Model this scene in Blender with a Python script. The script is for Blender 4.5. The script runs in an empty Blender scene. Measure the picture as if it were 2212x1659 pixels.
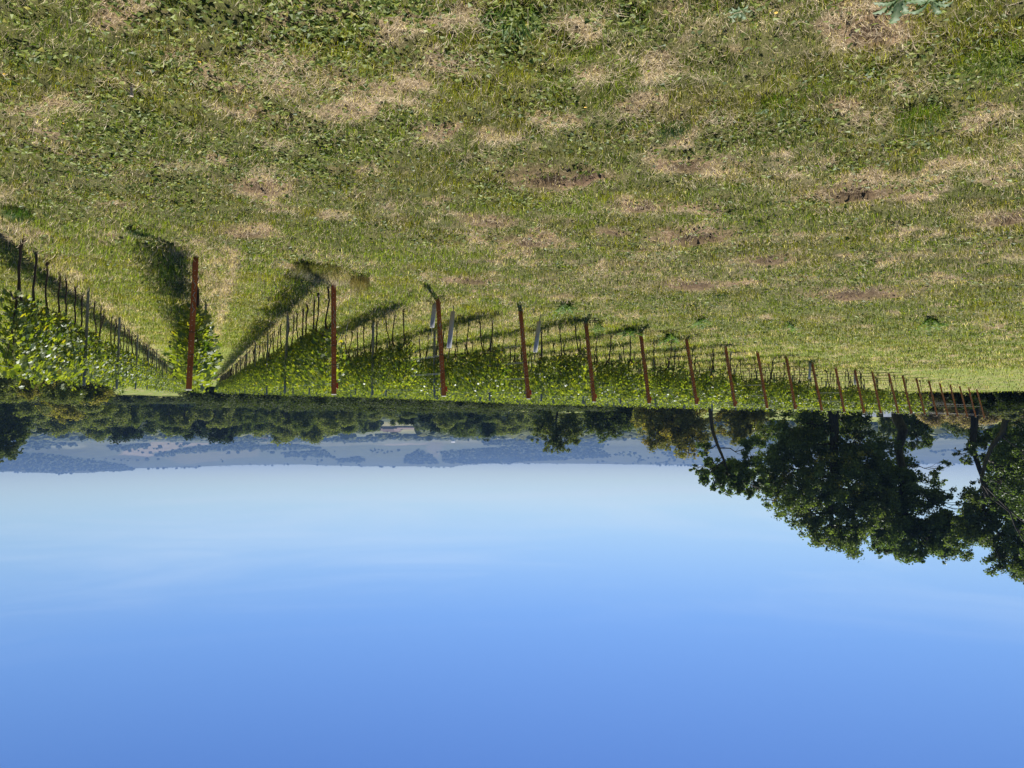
import bpy, math, random
import numpy as np
from mathutils import Matrix, Vector
C = bpy.context.scene
COL = C.collection
R = math.radians
PI = math.pi

# ------------------------------------------------------------------ camera, world, sun, exposure
FPX = 1598.0                       # focal length in px of a 2212 px wide picture
CAMH = 1.75
PITCH = math.atan(128.5 / FPX)     # true horizon lies 128.5 px from the picture centre
cp, sp = math.cos(PITCH), math.sin(PITCH)
FW = np.array([0.0, cp, -sp]); UPV = np.array([0.0, sp, cp])
cam = bpy.data.cameras.new('camera'); camo = bpy.data.objects.new('camera', cam); COL.objects.link(camo)
cam.sensor_width = 36; cam.lens = 36 * FPX / 2212; cam.clip_start = 0.05; cam.clip_end = 30000
m = Matrix(((-1, 0, 0, 0), (0, -sp, -cp, 0), (0, -cp, sp, CAMH), (0, 0, 0, 1)))   # the photograph was taken upside down
camo.matrix_world = m
C.camera = camo
SUN_EL, SUN_AZ = R(56), R(-10)     # azimuth from +Y towards +X
sd = Vector((math.sin(SUN_AZ) * math.cos(SUN_EL), math.cos(SUN_AZ) * math.cos(SUN_EL), math.sin(SUN_EL)))
sun = bpy.data.lights.new('sun', 'SUN'); sun.energy = 5.0; sun.angle = R(0.53); sun.color = (1.0, 0.94, 0.84)
so = bpy.data.objects.new('sun', sun); COL.objects.link(so)
so.rotation_euler = (-sd).to_track_quat('-Z', 'Y').to_euler()
W = bpy.data.worlds.new('World'); C.world = W; W.use_nodes = True
wn, wl = W.node_tree.nodes, W.node_tree.links
for n in list(wn): wn.remove(n)
sky = wn.new('ShaderNodeTexSky'); sky.sky_type = 'NISHITA'; sky.sun_disc = False
sky.sun_elevation = SUN_EL; sky.sun_rotation = SUN_AZ
sky.air_density = 1.0; sky.dust_density = 0.4; sky.ozone_density = 5.0; sky.altitude = 200
tc = wn.new('ShaderNodeTexCoord')
mp = wn.new('ShaderNodeMapping'); mp.inputs['Scale'].default_value = (1.0, 1.0, 11.0); mp.inputs['Rotation'].default_value = (0, R(4), 0)
nz = wn.new('ShaderNodeTexNoise'); nz.inputs['Scale'].default_value = 2.3; nz.inputs['Detail'].default_value = 7; nz.inputs['Roughness'].default_value = 0.55
nz.inputs['Distortion'].default_value = 0.6
rp = wn.new('ShaderNodeMapRange'); rp.inputs[1].default_value = 0.44; rp.inputs[2].default_value = 0.78; rp.inputs[3].default_value = 0; rp.inputs[4].default_value = 1
sx = wn.new('ShaderNodeSeparateXYZ')
hz = wn.new('ShaderNodeMapRange'); hz.inputs[1].default_value = 0.02; hz.inputs[2].default_value = 0.24; hz.inputs[3].default_value = 0.62; hz.inputs[4].default_value = 0.0
mu = wn.new('ShaderNodeMath'); mu.operation = 'MULTIPLY'
mix = wn.new('ShaderNodeMixRGB'); mix.inputs[2].default_value = (7.5, 8.3, 9.0, 1)
bg = wn.new('ShaderNodeBackground'); bg.inputs['Strength'].default_value = 0.066
wo = wn.new('ShaderNodeOutputWorld')
wl.new(tc.outputs['Generated'], mp.inputs['Vector']); wl.new(mp.outputs[0], nz.inputs['Vector']); wl.new(nz.outputs[0], rp.inputs[0])
wl.new(tc.outputs['Generated'], sx.inputs[0]); wl.new(sx.outputs[2], hz.inputs[0])
wl.new(rp.outputs[0], mu.inputs[0]); wl.new(hz.outputs[0], mu.inputs[1]); wl.new(mu.outputs[0], mix.inputs[0])
skt = wn.new('ShaderNodeMixRGB'); skt.blend_type = 'MULTIPLY'; skt.inputs[0].default_value = 1; grd = wn.new('ShaderNodeValToRGB'); cr = grd.color_ramp; cr.elements[0].position = 0.0; cr.elements[0].color = (1.35, 1.26, 1.10, 1); cr.elements[1].position = 0.42; cr.elements[1].color = (0.37, 0.54, 0.85, 1)
q_ = cr.elements.new(0.75); q_.color = (0.42, 0.48, 0.62, 1); q_ = cr.elements.new(0.10); q_.color = (0.96, 0.98, 1.01, 1); q_ = cr.elements.new(0.22); q_.color = (0.60, 0.76, 0.99, 1)
wl.new(sx.outputs[2], grd.inputs[0]); wl.new(grd.outputs[0], skt.inputs[2])
wl.new(sky.outputs[0], skt.inputs[1]); wl.new(skt.outputs[0], mix.inputs[1]); wl.new(mix.outputs[0], bg.inputs['Color']); wl.new(bg.outputs[0], wo.inputs[0])
C.view_settings.view_transform = 'Standard'; C.view_settings.look = 'None'
C.view_settings.exposure = 0.93; C.view_settings.gamma = 1.0; C.view_settings.use_curve_mapping = False
C.render.engine = 'CYCLES'
cy = C.cycles
cy.max_bounces = 6; cy.diffuse_bounces = 3; cy.glossy_bounces = 2; cy.transmission_bounces = 4; cy.volume_bounces = 1
cy.transparent_max_bounces = 8; cy.use_denoising = True
cy.caustics_reflective = False; cy.caustics_refractive = False

# ------------------------------------------------------------------ helpers
def pxdir(x, y):
    return FW + np.array([-1.0, 0, 0]) * (x - 1106) / FPX + UPV * (y - 829.5) / FPX
def project(P):
    """world points -> photograph pixels (2212 x 1659)"""
    Q = P - np.array([0, 0, CAMH])
    d = Q @ FW; d = np.where(d < 0.05, 0.05, d)
    return 1106 - Q[..., 0] / d * FPX, 829.5 + (Q @ UPV) / d * FPX
def ss(a, b, x):
    t = np.clip((x - a) / (b - a), 0, 1); return t * t * (3 - 2 * t)
def hash2(i, j, s):
    h = (i.astype(np.int64) * 374761393 + j.astype(np.int64) * 668265263 + s * 974711) & 0xffffffff
    h = ((h ^ (h >> 13)) * 1274126177) & 0xffffffff
    h = (h ^ (h >> 16)) & 0xffffffff
    h = (h * 2246822519) & 0xffffffff
    return ((h ^ (h >> 15)) & 0xffffff) / float(0xffffff)
def vnoise(x, y, s=0):
    x = np.asarray(x, float); y = np.asarray(y, float)
    i = np.floor(x); j = np.floor(y); fx = x - i; fy = y - j
    fx = fx * fx * (3 - 2 * fx); fy = fy * fy * (3 - 2 * fy); i = i.astype(np.int64); j = j.astype(np.int64)
    a = hash2(i, j, s); b = hash2(i + 1, j, s); c = hash2(i, j + 1, s); d = hash2(i + 1, j + 1, s)
    return (a * (1 - fx) + b * fx) * (1 - fy) + (c * (1 - fx) + d * fx) * fy
def fbm(x, y, s=0, o=4):
    t = 0; a = 0.5; k = 0
    for q in range(o):
        t = t + a * vnoise(x * 2 ** q + 13.7 * q, y * 2 ** q - 7.1 * q, s + q); k += a; a *= 0.5
    return t / k

def mesh(name, V, faces, col=None, smooth=False):
    """faces: int array (n,3) or (n,4), or a list of such arrays"""
    if not isinstance(faces, list): faces = [faces]
    faces = [f for f in faces if len(f)]
    me = bpy.data.meshes.new(name)
    V = np.asarray(V, np.float32)
    me.vertices.add(len(V)); me.vertices.foreach_set('co', V.ravel())
    loops = np.concatenate([f.ravel() for f in faces]).astype(np.int32)
    tot = np.concatenate([np.full(len(f), f.shape[1], np.int32) for f in faces])
    st = np.concatenate([[0], np.cumsum(tot)[:-1]]).astype(np.int32)
    me.loops.add(len(loops)); me.loops.foreach_set('vertex_index', loops)
    me.polygons.add(len(tot)); me.polygons.foreach_set('loop_start', st)
    me.polygons.foreach_set('use_smooth', np.full(len(tot), smooth))
    me.update(calc_edges=True)
    if col is not None:
        a = me.color_attributes.new('Col', 'FLOAT_COLOR', 'POINT')
        c4 = np.ones((len(V), 4), np.float32); c4[:, :3] = col
        a.data.foreach_set('color', c4.ravel())
    me.validate()
    return me
def link(name, me, mat=None, parent=None, label=None, cat=None, group=None, kind=None):
    o = bpy.data.objects.new(name, me); COL.objects.link(o)
    if mat is not None and not me.materials: me.materials.append(mat)
    if parent is not None: o.parent = parent
    props(o, label, cat, group, kind); return o
def props(o, label=None, cat=None, group=None, kind=None):
    if label: o['label'] = label
    if cat: o['category'] = cat
    if group: o['group'] = group
    if kind: o['kind'] = kind
def empty(name, loc, rz=0, label=None, cat=None, group=None, scale=1.0):
    o = bpy.data.objects.new(name, None); COL.objects.link(o); o.location = loc; o.rotation_euler = (0, 0, rz)
    o.scale = (scale,) * 3 if not hasattr(scale, '__len__') else scale
    o.empty_display_size = 0.2
    props(o, label, cat, group); return o
ONES = ['', 'first', 'second', 'third', 'fourth', 'fifth', 'sixth', 'seventh', 'eighth', 'ninth', 'tenth', 'eleventh', 'twelfth', 'thirteenth',
        'fourteenth', 'fifteenth', 'sixteenth', 'seventeenth', 'eighteenth', 'nineteenth']
TENS = {2: ('twenty', 'twentieth'), 3: ('thirty', 'thirtieth'), 4: ('forty', 'fortieth'), 5: ('fifty', 'fiftieth'), 6: ('sixty', 'sixtieth'),
        7: ('seventy', 'seventieth'), 8: ('eighty', 'eightieth'), 9: ('ninety', 'ninetieth')}
def ordn(n):
    if n < 20: return ONES[n]
    t, o = divmod(n, 10)
    return TENS[t][1] if o == 0 else TENS[t][0] + '-' + ONES[o]

class MB:
    """collects tubes and boxes into one mesh"""
    def __init__(s): s.V = []; s.Q = []; s.T = []; s.n = 0
    def add(s, V, Q=None, T=None):
        V = np.asarray(V, float)
        s.V.append(V)
        if Q is not None and len(Q): s.Q.append(np.asarray(Q) + s.n)
        if T is not None and len(T): s.T.append(np.asarray(T) + s.n)
        s.n += len(V)
    def tube(s, pts, rad, k=6, cap=True):
        pts = np.asarray(pts, float); rad = np.broadcast_to(np.asarray(rad, float), (len(pts),))
        d = np.gradient(pts, axis=0); d /= np.linalg.norm(d, axis=1)[:, None] + 1e-9
        ref = np.array([0.31, 0.17, 0.93]) if abs(d[0][2]) < 0.8 else np.array([1.0, 0.13, 0.05])
        u = np.cross(d, ref); u /= np.linalg.norm(u, axis=1)[:, None] + 1e-9
        v = np.cross(d, u); a = np.arange(k) * 2 * PI / k
        V = pts[:, None] + rad[:, None, None] * (u[:, None] * np.cos(a)[None, :, None] + v[:, None] * np.sin(a)[None, :, None])
        n = len(pts); V = V.reshape(-1, 3)
        i = np.arange(n - 1)[:, None] * k; j = np.arange(k)[None]; j2 = (j + 1) % k
        Q = np.stack([i + j, i + j2, i + k + j2, i + k + j], -1).reshape(-1, 4)
        T = []
        if cap:
            V = np.vstack([V, pts[0], pts[-1]]); a0, a1 = n * k, n * k + 1
            T = [[a0, (q + 1) % k, q] for q in range(k)] + [[a1, (n - 1) * k + q, (n - 1) * k + (q + 1) % k] for q in range(k)]
        s.add(V, Q, T)
    def box(s, c, h, M=None):
        V = np.array([[x, y, z] for x in (-1, 1) for y in (-1, 1) for z in (-1, 1)], float) * np.array(h)
        if M is not None: V = V @ np.asarray(M).T
        V = V + np.array(c)
        s.add(V, [[0, 1, 3, 2], [4, 6, 7, 5], [0, 4, 5, 1], [2, 3, 7, 6], [0, 2, 6, 4], [1, 5, 7, 3]])
    def mesh(s, name, smooth=False, col=None):
        fs = []
        if s.Q: fs.append(np.vstack(s.Q))
        if s.T: fs.append(np.vstack(s.T))
        V = np.vstack(s.V)
        return mesh(name, V, fs, col, smooth)

# ------------------------------------------------------------------ materials
def newmat(name):
    m = bpy.data.materials.new(name); m.use_nodes = True
    n, l = m.node_tree.nodes, m.node_tree.links
    for q in list(n): n.remove(q)
    out = n.new('ShaderNodeOutputMaterial'); return m, n, l, out
def leaf_mat(name, transl=0.45, gloss=0.08, rough=0.4, tint=(1, 1, 1), tcol=(1.25, 1.35, 0.45)):
    m, n, l, out = newmat(name)
    at = n.new('ShaderNodeAttribute'); at.attribute_name = 'Col'
    d = n.new('ShaderNodeBsdfDiffuse'); t = n.new('ShaderNodeBsdfTranslucent'); g = n.new('ShaderNodeBsdfGlossy')
    g.inputs['Roughness'].default_value = rough; g.inputs['Color'].default_value = (0.9, 0.95, 1, 1)
    mt = n.new('ShaderNodeMixRGB'); mt.blend_type = 'MULTIPLY'; mt.inputs[0].default_value = 1; mt.inputs[2].default_value = (*tcol, 1)
    md = n.new('ShaderNodeMixRGB'); md.blend_type = 'MULTIPLY'; md.inputs[0].default_value = 1; md.inputs[2].default_value = (*tint, 1)
    a = n.new('ShaderNodeMixShader'); a.inputs[0].default_value = transl
    b = n.new('ShaderNodeMixShader'); b.inputs[0].default_value = gloss
    l.new(at.outputs['Color'], md.inputs[1]); l.new(md.outputs[0], d.inputs['Color']); l.new(md.outputs[0], mt.inputs[1]); l.new(mt.outputs[0], t.inputs['Color'])
    l.new(d.outputs[0], a.inputs[1]); l.new(t.outputs[0], a.inputs[2]); l.new(a.outputs[0], b.inputs[1]); l.new(g.outputs[0], b.inputs[2])
    l.new(b.outputs[0], out.inputs[0]); return m
def rough_mat(name, c1, c2, scale=20, rough=0.8, bump=0.3, stretch=(1, 1, 1), metal=0.0, bscale=None, dist=0.01):
    m, n, l, out = newmat(name)
    p = n.new('ShaderNodeBsdfPrincipled'); tcn = n.new('ShaderNodeTexCoord'); mpn = n.new('ShaderNodeMapping'); mpn.inputs['Scale'].default_value = stretch
    nn = n.new('ShaderNodeTexNoise'); nn.inputs['Scale'].default_value = scale; nn.inputs['Detail'].default_value = 6
    r = n.new('ShaderNodeValToRGB'); r.color_ramp.elements[0].position = 0.32; r.color_ramp.elements[1].position = 0.68
    r.color_ramp.elements[0].color = (*c1, 1); r.color_ramp.elements[1].color = (*c2, 1)
    b = n.new('ShaderNodeBump'); b.inputs['Strength'].default_value = bump; b.inputs['Distance'].default_value = dist
    l.new(tcn.outputs['Object'], mpn.inputs[0]); l.new(mpn.outputs[0], nn.inputs['Vector']); l.new(nn.outputs[0], r.inputs[0])
    l.new(r.outputs[0], p.inputs['Base Color']); l.new(nn.outputs[0], b.inputs['Height']); l.new(b.outputs[0], p.inputs['Normal'])
    p.inputs['Roughness'].default_value = rough; p.inputs['Metallic'].default_value = metal
    l.new(p.outputs[0], out.inputs[0]); return m
def ground_mat(name, scale, lo=0.55, hi=1.45, bump=0.5, dist=0.03, scale2=None):
    m, n, l, out = newmat(name)
    at = n.new('ShaderNodeAttribute'); at.attribute_name = 'Col'
    tcn = n.new('ShaderNodeTexCoord')
    nn = n.new('ShaderNodeTexNoise'); nn.inputs['Scale'].default_value = scale; nn.inputs['Detail'].default_value = 8; nn.inputs['Roughness'].default_value = 0.7
    n2 = n.new('ShaderNodeTexNoise'); n2.inputs['Scale'].default_value = scale2 or scale * 6; n2.inputs['Detail'].default_value = 4
    r = n.new('ShaderNodeMapRange'); r.inputs[1].default_value = 0.3; r.inputs[2].default_value = 0.7; r.inputs[3].default_value = lo; r.inputs[4].default_value = hi
    r2 = n.new('ShaderNodeMapRange'); r2.inputs[1].default_value = 0.3; r2.inputs[2].default_value = 0.7; r2.inputs[3].default_value = 0.75; r2.inputs[4].default_value = 1.25
    mm = n.new('ShaderNodeMath'); mm.operation = 'MULTIPLY'
    v = n.new('ShaderNodeVectorMath'); v.operation = 'SCALE'
    p = n.new('ShaderNodeBsdfPrincipled'); p.inputs['Roughness'].default_value = 0.95; p.inputs['Specular IOR Level'].default_value = 0.15
    b = n.new('ShaderNodeBump'); b.inputs['Strength'].default_value = bump; b.inputs['Distance'].default_value = dist
    for q in (nn, n2): l.new(tcn.outputs['Object'], q.inputs['Vector'])
    l.new(nn.outputs[0], r.inputs[0]); l.new(n2.outputs[0], r2.inputs[0]); l.new(r.outputs[0], mm.inputs[0]); l.new(r2.outputs[0], mm.inputs[1])
    l.new(at.outputs['Color'], v.inputs[0]); l.new(mm.outputs[0], v.inputs['Scale']); l.new(v.outputs[0], p.inputs['Base Color'])
    l.new(nn.outputs[0], b.inputs['Height']); l.new(b.outputs[0], p.inputs['Normal']); l.new(p.outputs[0], out.inputs[0]); return m

M_field = ground_mat('turf_soil', 9, bump=0.8, dist=0.02)
M_far = ground_mat('valley_fields', 0.02, 0.8, 1.2, 0.0, 0.1, 0.2)
M_hill = ground_mat('hill_pasture', 0.004, 0.85, 1.15, 0.0, 1, 0.03)
M_grass = leaf_mat('grass_blades', 0.35, 0.02, 0.55, tcol=(1.1, 1.25, 0.55))
M_clover = leaf_mat('clover_leaves', 0.35, 0.02, 0.5)
M_vine = leaf_mat('vine_leaves', 0.52, 0.032, 0.42, tcol=(2.3, 2.15, 0.5))
M_oak = leaf_mat('oak_leaves', 0.42, 0.03, 0.45, tcol=(1.5, 1.7, 0.6))
M_wood = leaf_mat('wood_leaves', 0.32, 0.008, 0.6, tcol=(1.4, 1.55, 0.5))
M_bark = rough_mat('dark_bark', (0.018, 0.014, 0.011), (0.06, 0.05, 0.04), 6, 0.9, 0.8, (1, 1, 0.25), dist=0.05)
M_vtrunk = rough_mat('vine_bark', (0.018, 0.012, 0.009), (0.075, 0.052, 0.038), 60, 0.9, 0.9, (1, 1, 0.2), dist=0.004)
M_rust = rough_mat('rusty_steel', (0.24, 0.062, 0.020), (0.40, 0.125, 0.045), 14, 0.62, 0.15, (1, 1, 0.4), 0.25, dist=0.001)
M_galv = rough_mat('weathered_galvanised_steel', (0.13, 0.14, 0.145), (0.24, 0.255, 0.265), 30, 0.55, 0.1, metal=0.35, dist=0.001)
M_wire = rough_mat('wire_steel', (0.30, 0.31, 0.32), (0.45, 0.46, 0.47), 30, 0.4, 0.0, metal=0.6)
M_cap = rough_mat('pale_cap', (0.55, 0.50, 0.42), (0.7, 0.66, 0.58), 30, 0.6, 0.1)
M_clip = rough_mat('red_plastic', (0.42, 0.02, 0.02), (0.5, 0.03, 0.03), 30, 0.4, 0.0)
M_tubeg = rough_mat('grey_grow_tube', (0.30, 0.31, 0.32), (0.42, 0.43, 0.44), 12, 0.6, 0.1, (1, 1, 0.3))
M_band = rough_mat('black_band', (0.02, 0.02, 0.02), (0.04, 0.04, 0.04), 30, 0.6, 0.0)
M_white = rough_mat('white_paint', (0.62, 0.63, 0.64), (0.78, 0.78, 0.78), 3, 0.6, 0.0)
M_render = rough_mat('pale_render', (0.17, 0.15, 0.14), (0.24, 0.215, 0.20), 1, 0.9, 0.0)
M_tile = rough_mat('faded_roof_tiles', (0.15, 0.11, 0.105), (0.21, 0.16, 0.15), 1, 0.9, 0.0)
M_dark = rough_mat('dark_glass', (0.02, 0.025, 0.03), (0.04, 0.045, 0.05), 1, 0.2, 0.0)
M_sheet = rough_mat('pale_sheet_metal', (0.20, 0.25, 0.31), (0.30, 0.35, 0.41), 2, 0.35, 0.1, metal=0.3)
M_petal = rough_mat('yellow_petal', (0.75, 0.45, 0.01), (0.85, 0.55, 0.02), 30, 0.5, 0.0)
M_cane = rough_mat('weathered_wood', (0.25, 0.2, 0.15), (0.42, 0.35, 0.27), 30, 0.8, 0.2)

# ------------------------------------------------------------------ terrain
d1, d2 = pxdir(435, 848), pxdir(2541, 920)
PN = np.cross(d1, d2); PN = PN / np.linalg.norm(PN) * np.sign(np.cross(d1, d2)[2])
PA, PB = -PN[0] / PN[2], -PN[1] / PN[2]      # slopes of the vineyard field in x and y
RIDGE_X = [-600, -300, 0, 60, 130, 190, 250, 300, 400, 500, 650, 800, 900, 975, 1000, 1040, 1100, 1250, 1400, 1500, 1700, 1900, 2100, 2400, 2900]
RIDGE_Y = [1001, 1006, 1014, 1018, 1020, 1019, 1014, 1010, 1007, 1003.5, 1002, 1006, 1006, 1006.5, 1003, 1000, 999, 1000, 1002, 1003, 1004, 1002, 999, 1000, 1004]
def height(x, y, fine=True):
    x = np.asarray(x, float); y = np.asarray(y, float); r = np.hypot(x, y)
    xl = 160 * np.tanh(x / 160)
    yy = np.clip(y, -60, 95)
    z = PA * xl + PB * yy - 0.024 * np.clip(y - 95, 0, 125)
    z = z - 0.075 * np.clip(y - 230, 0, 60)
    t = ss(260, 560, r); z = z * (1 - t) + (-24.0) * t
    # hills
    th = np.arctan2(x, np.maximum(y, 1.0)); u = 1106 - np.tan(np.clip(th, -1.2, 1.2)) * FPX
    ry = np.interp(u, RIDGE_X, RIDGE_Y)
    rz = (ry - 958) / FPX * 6600 * np.cos(np.clip(th, -1.0, 1.0)) + CAMH
    k = ss(2700, 6600, r) ** 1.15 * (1 - 0.5 * ss(6650, 8800, r))
    env = np.sin(PI * np.clip((r - 2700) / 3900, 0, 1))
    z = z + (rz + 24) * k * np.where(y > 0, 1, 0.4)
    z = z + env * 34 * (fbm(x / 900, y / 900, 31, 3) - 0.5) + env * 10 * (fbm(x / 250, y / 250, 37, 2) - 0.5)
    z = z + ss(8, 60, r) * (1 - ss(250, 600, r)) * 0.35 * (fbm(x / 9, y / 9, 5, 3) - 0.5)
    z = z + ss(250, 700, r) * (1 - ss(2500, 3000, r)) * 3.0 * (fbm(x / 200, y / 200, 9, 3) - 0.5)
    return z
def gp(px, py):
    """ground point of the vineyard field seen at a pixel of the photograph"""
    d = pxdir(px, py); t = CAMH / (PA * d[0] + PB * d[1] - d[2]); return d[0] * t, d[1] * t

# straw patches, burrow holes and leafy patches of the headland: x, y, rx, ry in the photograph, turned into field colours at their ground position
STRAW = [(1860, 40, 120, 50, 1.1), (960, 112, 62, 26, 1), (560, 112, 60, 30, .9), (640, 145, 50, 22, .7), (755, 225, 72, 22, .9), (600, 292, 30, 9, .7), (930, 285, 46, 18, 1),
         (1075, 312, 62, 28, 1), (1190, 245, 72, 20, .9), (1245, 40, 62, 42, .9), (1440, 150, 62, 34, 1), (1390, 112, 50, 25, .7), (1460, 340, 60, 22, 1), (1372, 445, 82, 12, 1),
         (580, 398, 62, 20, 1), (1195, 384, 88, 16, .9), (575, 350, 28, 12, .6), (855, 430, 40, 14, .7), (737, 455, 36, 12, 1), (530, 488, 36, 12, 1), (1055, 468, 32, 10, .8),
         (1140, 515, 32, 8, .9), (1500, 506, 32, 8, .9), (1840, 415, 52, 8, .7), (2055, 350, 84, 25, .9), (2130, 235, 72, 24, .7), (2190, 300, 40, 30, .7), (1875, 238, 52, 24, .8),
         (120, 226, 72, 16, .9), (8, 405, 22, 12, .8), (2000, 600, 74, 7, .8), (1842, 631, 62, 8, 1), (1280, 637, 52, 6, .6), (1410, 545, 60, 7, .4), (1025, 524, 52, 7, .9), (2205, 545, 40, 7, .8),
         (1760, 596, 60, 5, .7), (850, 172, 76, 26, .7), (1000, 20, 60, 30, .6), (1350, 230, 50, 14, .5), (1960, 380, 60, 10, .5), (1560, 250, 45, 18, .4), (1290, 150, 50, 25, .4), (1700, 500, 80, 10, .5),
         (1975, 160, 60, 30, .5), (2110, 440, 70, 10, .6), (2160, 467, 50, 7, .8), (480, 625, 16, 34, .8), (1650, 560, 80, 6, .5), (400, 350, 50, 10, .4), (720, 585, 40, 14, .9), (470, 555, 40, 14, .6), (430, 520, 60, 14, .6), (1900, 545, 90, 5, .4), (1300, 580, 70, 5, .4)]
HOLES = [(556, 402, .10, .05), (1190, 379, .13, .08), (1265, 374, .09, .05), (1240, 383, .06, .04), (535, 500, .12, .06), (1890, 72, .07, .04), (1870, 52, .05, .03), (1060, 472, .10, .05), (1145, 518, .14, .06),
         (1505, 508, .16, .07), (1385, 447, .10, .05), (1850, 418, .14, .06), (2180, 468, .12, .06), (1320, 500, .07, .04), (1855, 632, .3, .08), (1480, 352, .09, .05), (1020, 606, .16, .07), (1500, 612, .2, .05), (1660, 560, .14, .05)]
LEAFY = [(520, 60, 420, 130, 1), (200, 260, 260, 150, .9), (640, 180, 240, 100, .5), (1870, 160, 110, 60, .9), (1600, 250, 120, 60, .5), (1480, 300, 120, 40, .8), (1380, 40, 70, 30, .8), (1080, 400, 150, 40, .4), (2050, 120, 120, 60, .4), (1120, 15, 80, 30, .9),
         (2150, 60, 80, 60, .5), (250, 380, 250, 60, .6), (1800, 260, 150, 50, .6), (700, 330, 200, 60, .6)]
LUSH = [(650, 100, 70, 40), (1060, 160, 70, 40), (1250, 120, 90, 50), (1680, 190, 60, 30), (1640, 60, 60, 40), (2180, 130, 60, 60), (600, 560, 120, 60), (220, 560, 140, 70), (830, 590, 150, 40), (2190, 800, 60, 12), (1250, 430, 300, 30), (870, 540, 150, 30)]
ROW0 = np.array([4.01, 9.23]); RV = np.array([-1.389, 1.496]); RE = np.array([0.387, 0.922]) / np.hypot(.387, .922)
RNRM = np.array([-RE[1], RE[0]])
RSP = float(RV @ RNRM)
hole_xy = [(*gp(a, b), c * 1.25, d * 1.1) for a, b, c, d in HOLES]
def rowdist(x, y):
    """(distance across to the nearest row, row index, distance along it)"""
    dx = x - ROW0[0]; dy = y - ROW0[1]
    a = dx * RNRM[0] + dy * RNRM[1]; n = np.clip(np.round(a / RSP), -1, 22); off = a - n * RSP
    along = dx * RE[0] + dy * RE[1] - n * float(RV @ RE)
    return off, n, along
def turf(x, y):
    """dryness, leafiness, lushness with painted light bands, 0..1 of the headland and vineyard turf"""
    x = np.asarray(x, float); y = np.asarray(y, float)
    P = np.stack([x, y, PA * x + PB * y], -1); u, v = project(P)
    u = u + 60 * (fbm(x * 2.4, y * 2.4, 91, 4) - .5) * 2; v = v + 26 * (fbm(x * 2.2, y * 2.2, 95, 3) - .5) * 2
    front = y > 1.2
    dry = np.zeros_like(x); lf = np.zeros_like(x); lu = np.zeros_like(x)
    for a, b, rx, ry, s in STRAW: dry = np.maximum(dry, s * np.exp(-(((u - a) / rx) ** 2 + ((v - b) / ry) ** 2) ** 1.3))
    for a, b, rx, ry, s in LEAFY: lf = np.maximum(lf, s * np.exp(-(((u - a) / rx) ** 2 + ((v - b) / ry) ** 2)))
    for a, b, rx, ry in LUSH: lu = np.maximum(lu, np.exp(-(((u - a) / rx) ** 2 + ((v - b) / ry) ** 2)))
    dry, lf, lu = dry * front, lf * front, lu * front
    rg = fbm(x * 5.5, y * 5.5, 141, 4); sm = fbm(x * 1.9, y * 1.9, 151, 4)
    dry = ss(.30, .78, dry * .88 + (rg - .5) * 2.3 * (dry > .03)) * 1.05 + .9 * ss(.60, .70, sm) * ss(.42, .6, rg)
    n1 = fbm(x * 0.9, y * 0.9, 41, 4); n2 = fbm(x * 3.5, y * 3.5, 47, 3); n3 = fbm(x * .35, y * .35, 53, 3)
    dry = dry * (0.65 + 0.6 * n2) + 0.26 * ss(0.50, 0.70, n1 * .6 + n2 * .4) + 0.06 * n3
    off, n, al = rowdist(x, y)
    inv = (al > -0.6) & (n >= -1) & (n <= 22) & (y < 96)
    strip = np.exp(-(off / 0.28) ** 2) * inv
    dry = dry * (1 - .6 * inv * (np.abs(off) > .3)) + strip * (0.05 + 0.5 * n2) + inv * np.exp(-((off - .46) / .10) ** 2) * (.2 + .9 * n2) * (n >= 0)
    lf = lf + 0.35 * ss(.5, .7, fbm(x * 1.3, y * 1.3, 61, 3)); lu = lu + 0.5 * ss(.52, .75, fbm(x * 1.1 + 50, y * 1.1, 67, 3)) + 0.55 * inv * (np.abs(off) > .3) + .35 * ss(.52, .64, fbm(x * .7 + 9, y * 1.1, 211, 4))  # last lushness noise paints the light and dark bands of undulating ground
    return np.clip(dry, 0, 1), np.clip(lf, 0, 1), np.clip(lu, 0, 1), strip
def relief(x, y):
    dz = 0.09 * (fbm(x * 1.6, y * 1.6, 71, 4) - .5) + 0.045 * (fbm(x * 6, y * 6, 77, 2) - .5)
    hd = np.zeros_like(x); rg = np.zeros_like(x)
    for hx, hy, rx, dp in hole_xy:
        q = ((x - hx) / rx) ** 2 + ((y - hy) / (rx * .8)) ** 2
        dz = dz - dp * 1.2 * np.exp(-q ** 1.5) + dp * .45 * np.exp(-((np.sqrt(q) - 1.5) / .5) ** 2); hd = np.maximum(hd, np.exp(-q ** 1.5)); rg = np.maximum(rg, np.exp(-(q / 4.5) ** 1.2))
    return dz, hd, rg
def zg(x, y):
    """height of the turf surface"""
    x = np.asarray(x, float); y = np.asarray(y, float)
    return height(x, y) + relief(x, y)[0] * (1 - ss(25, 45, np.hypot(x, y)))

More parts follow.
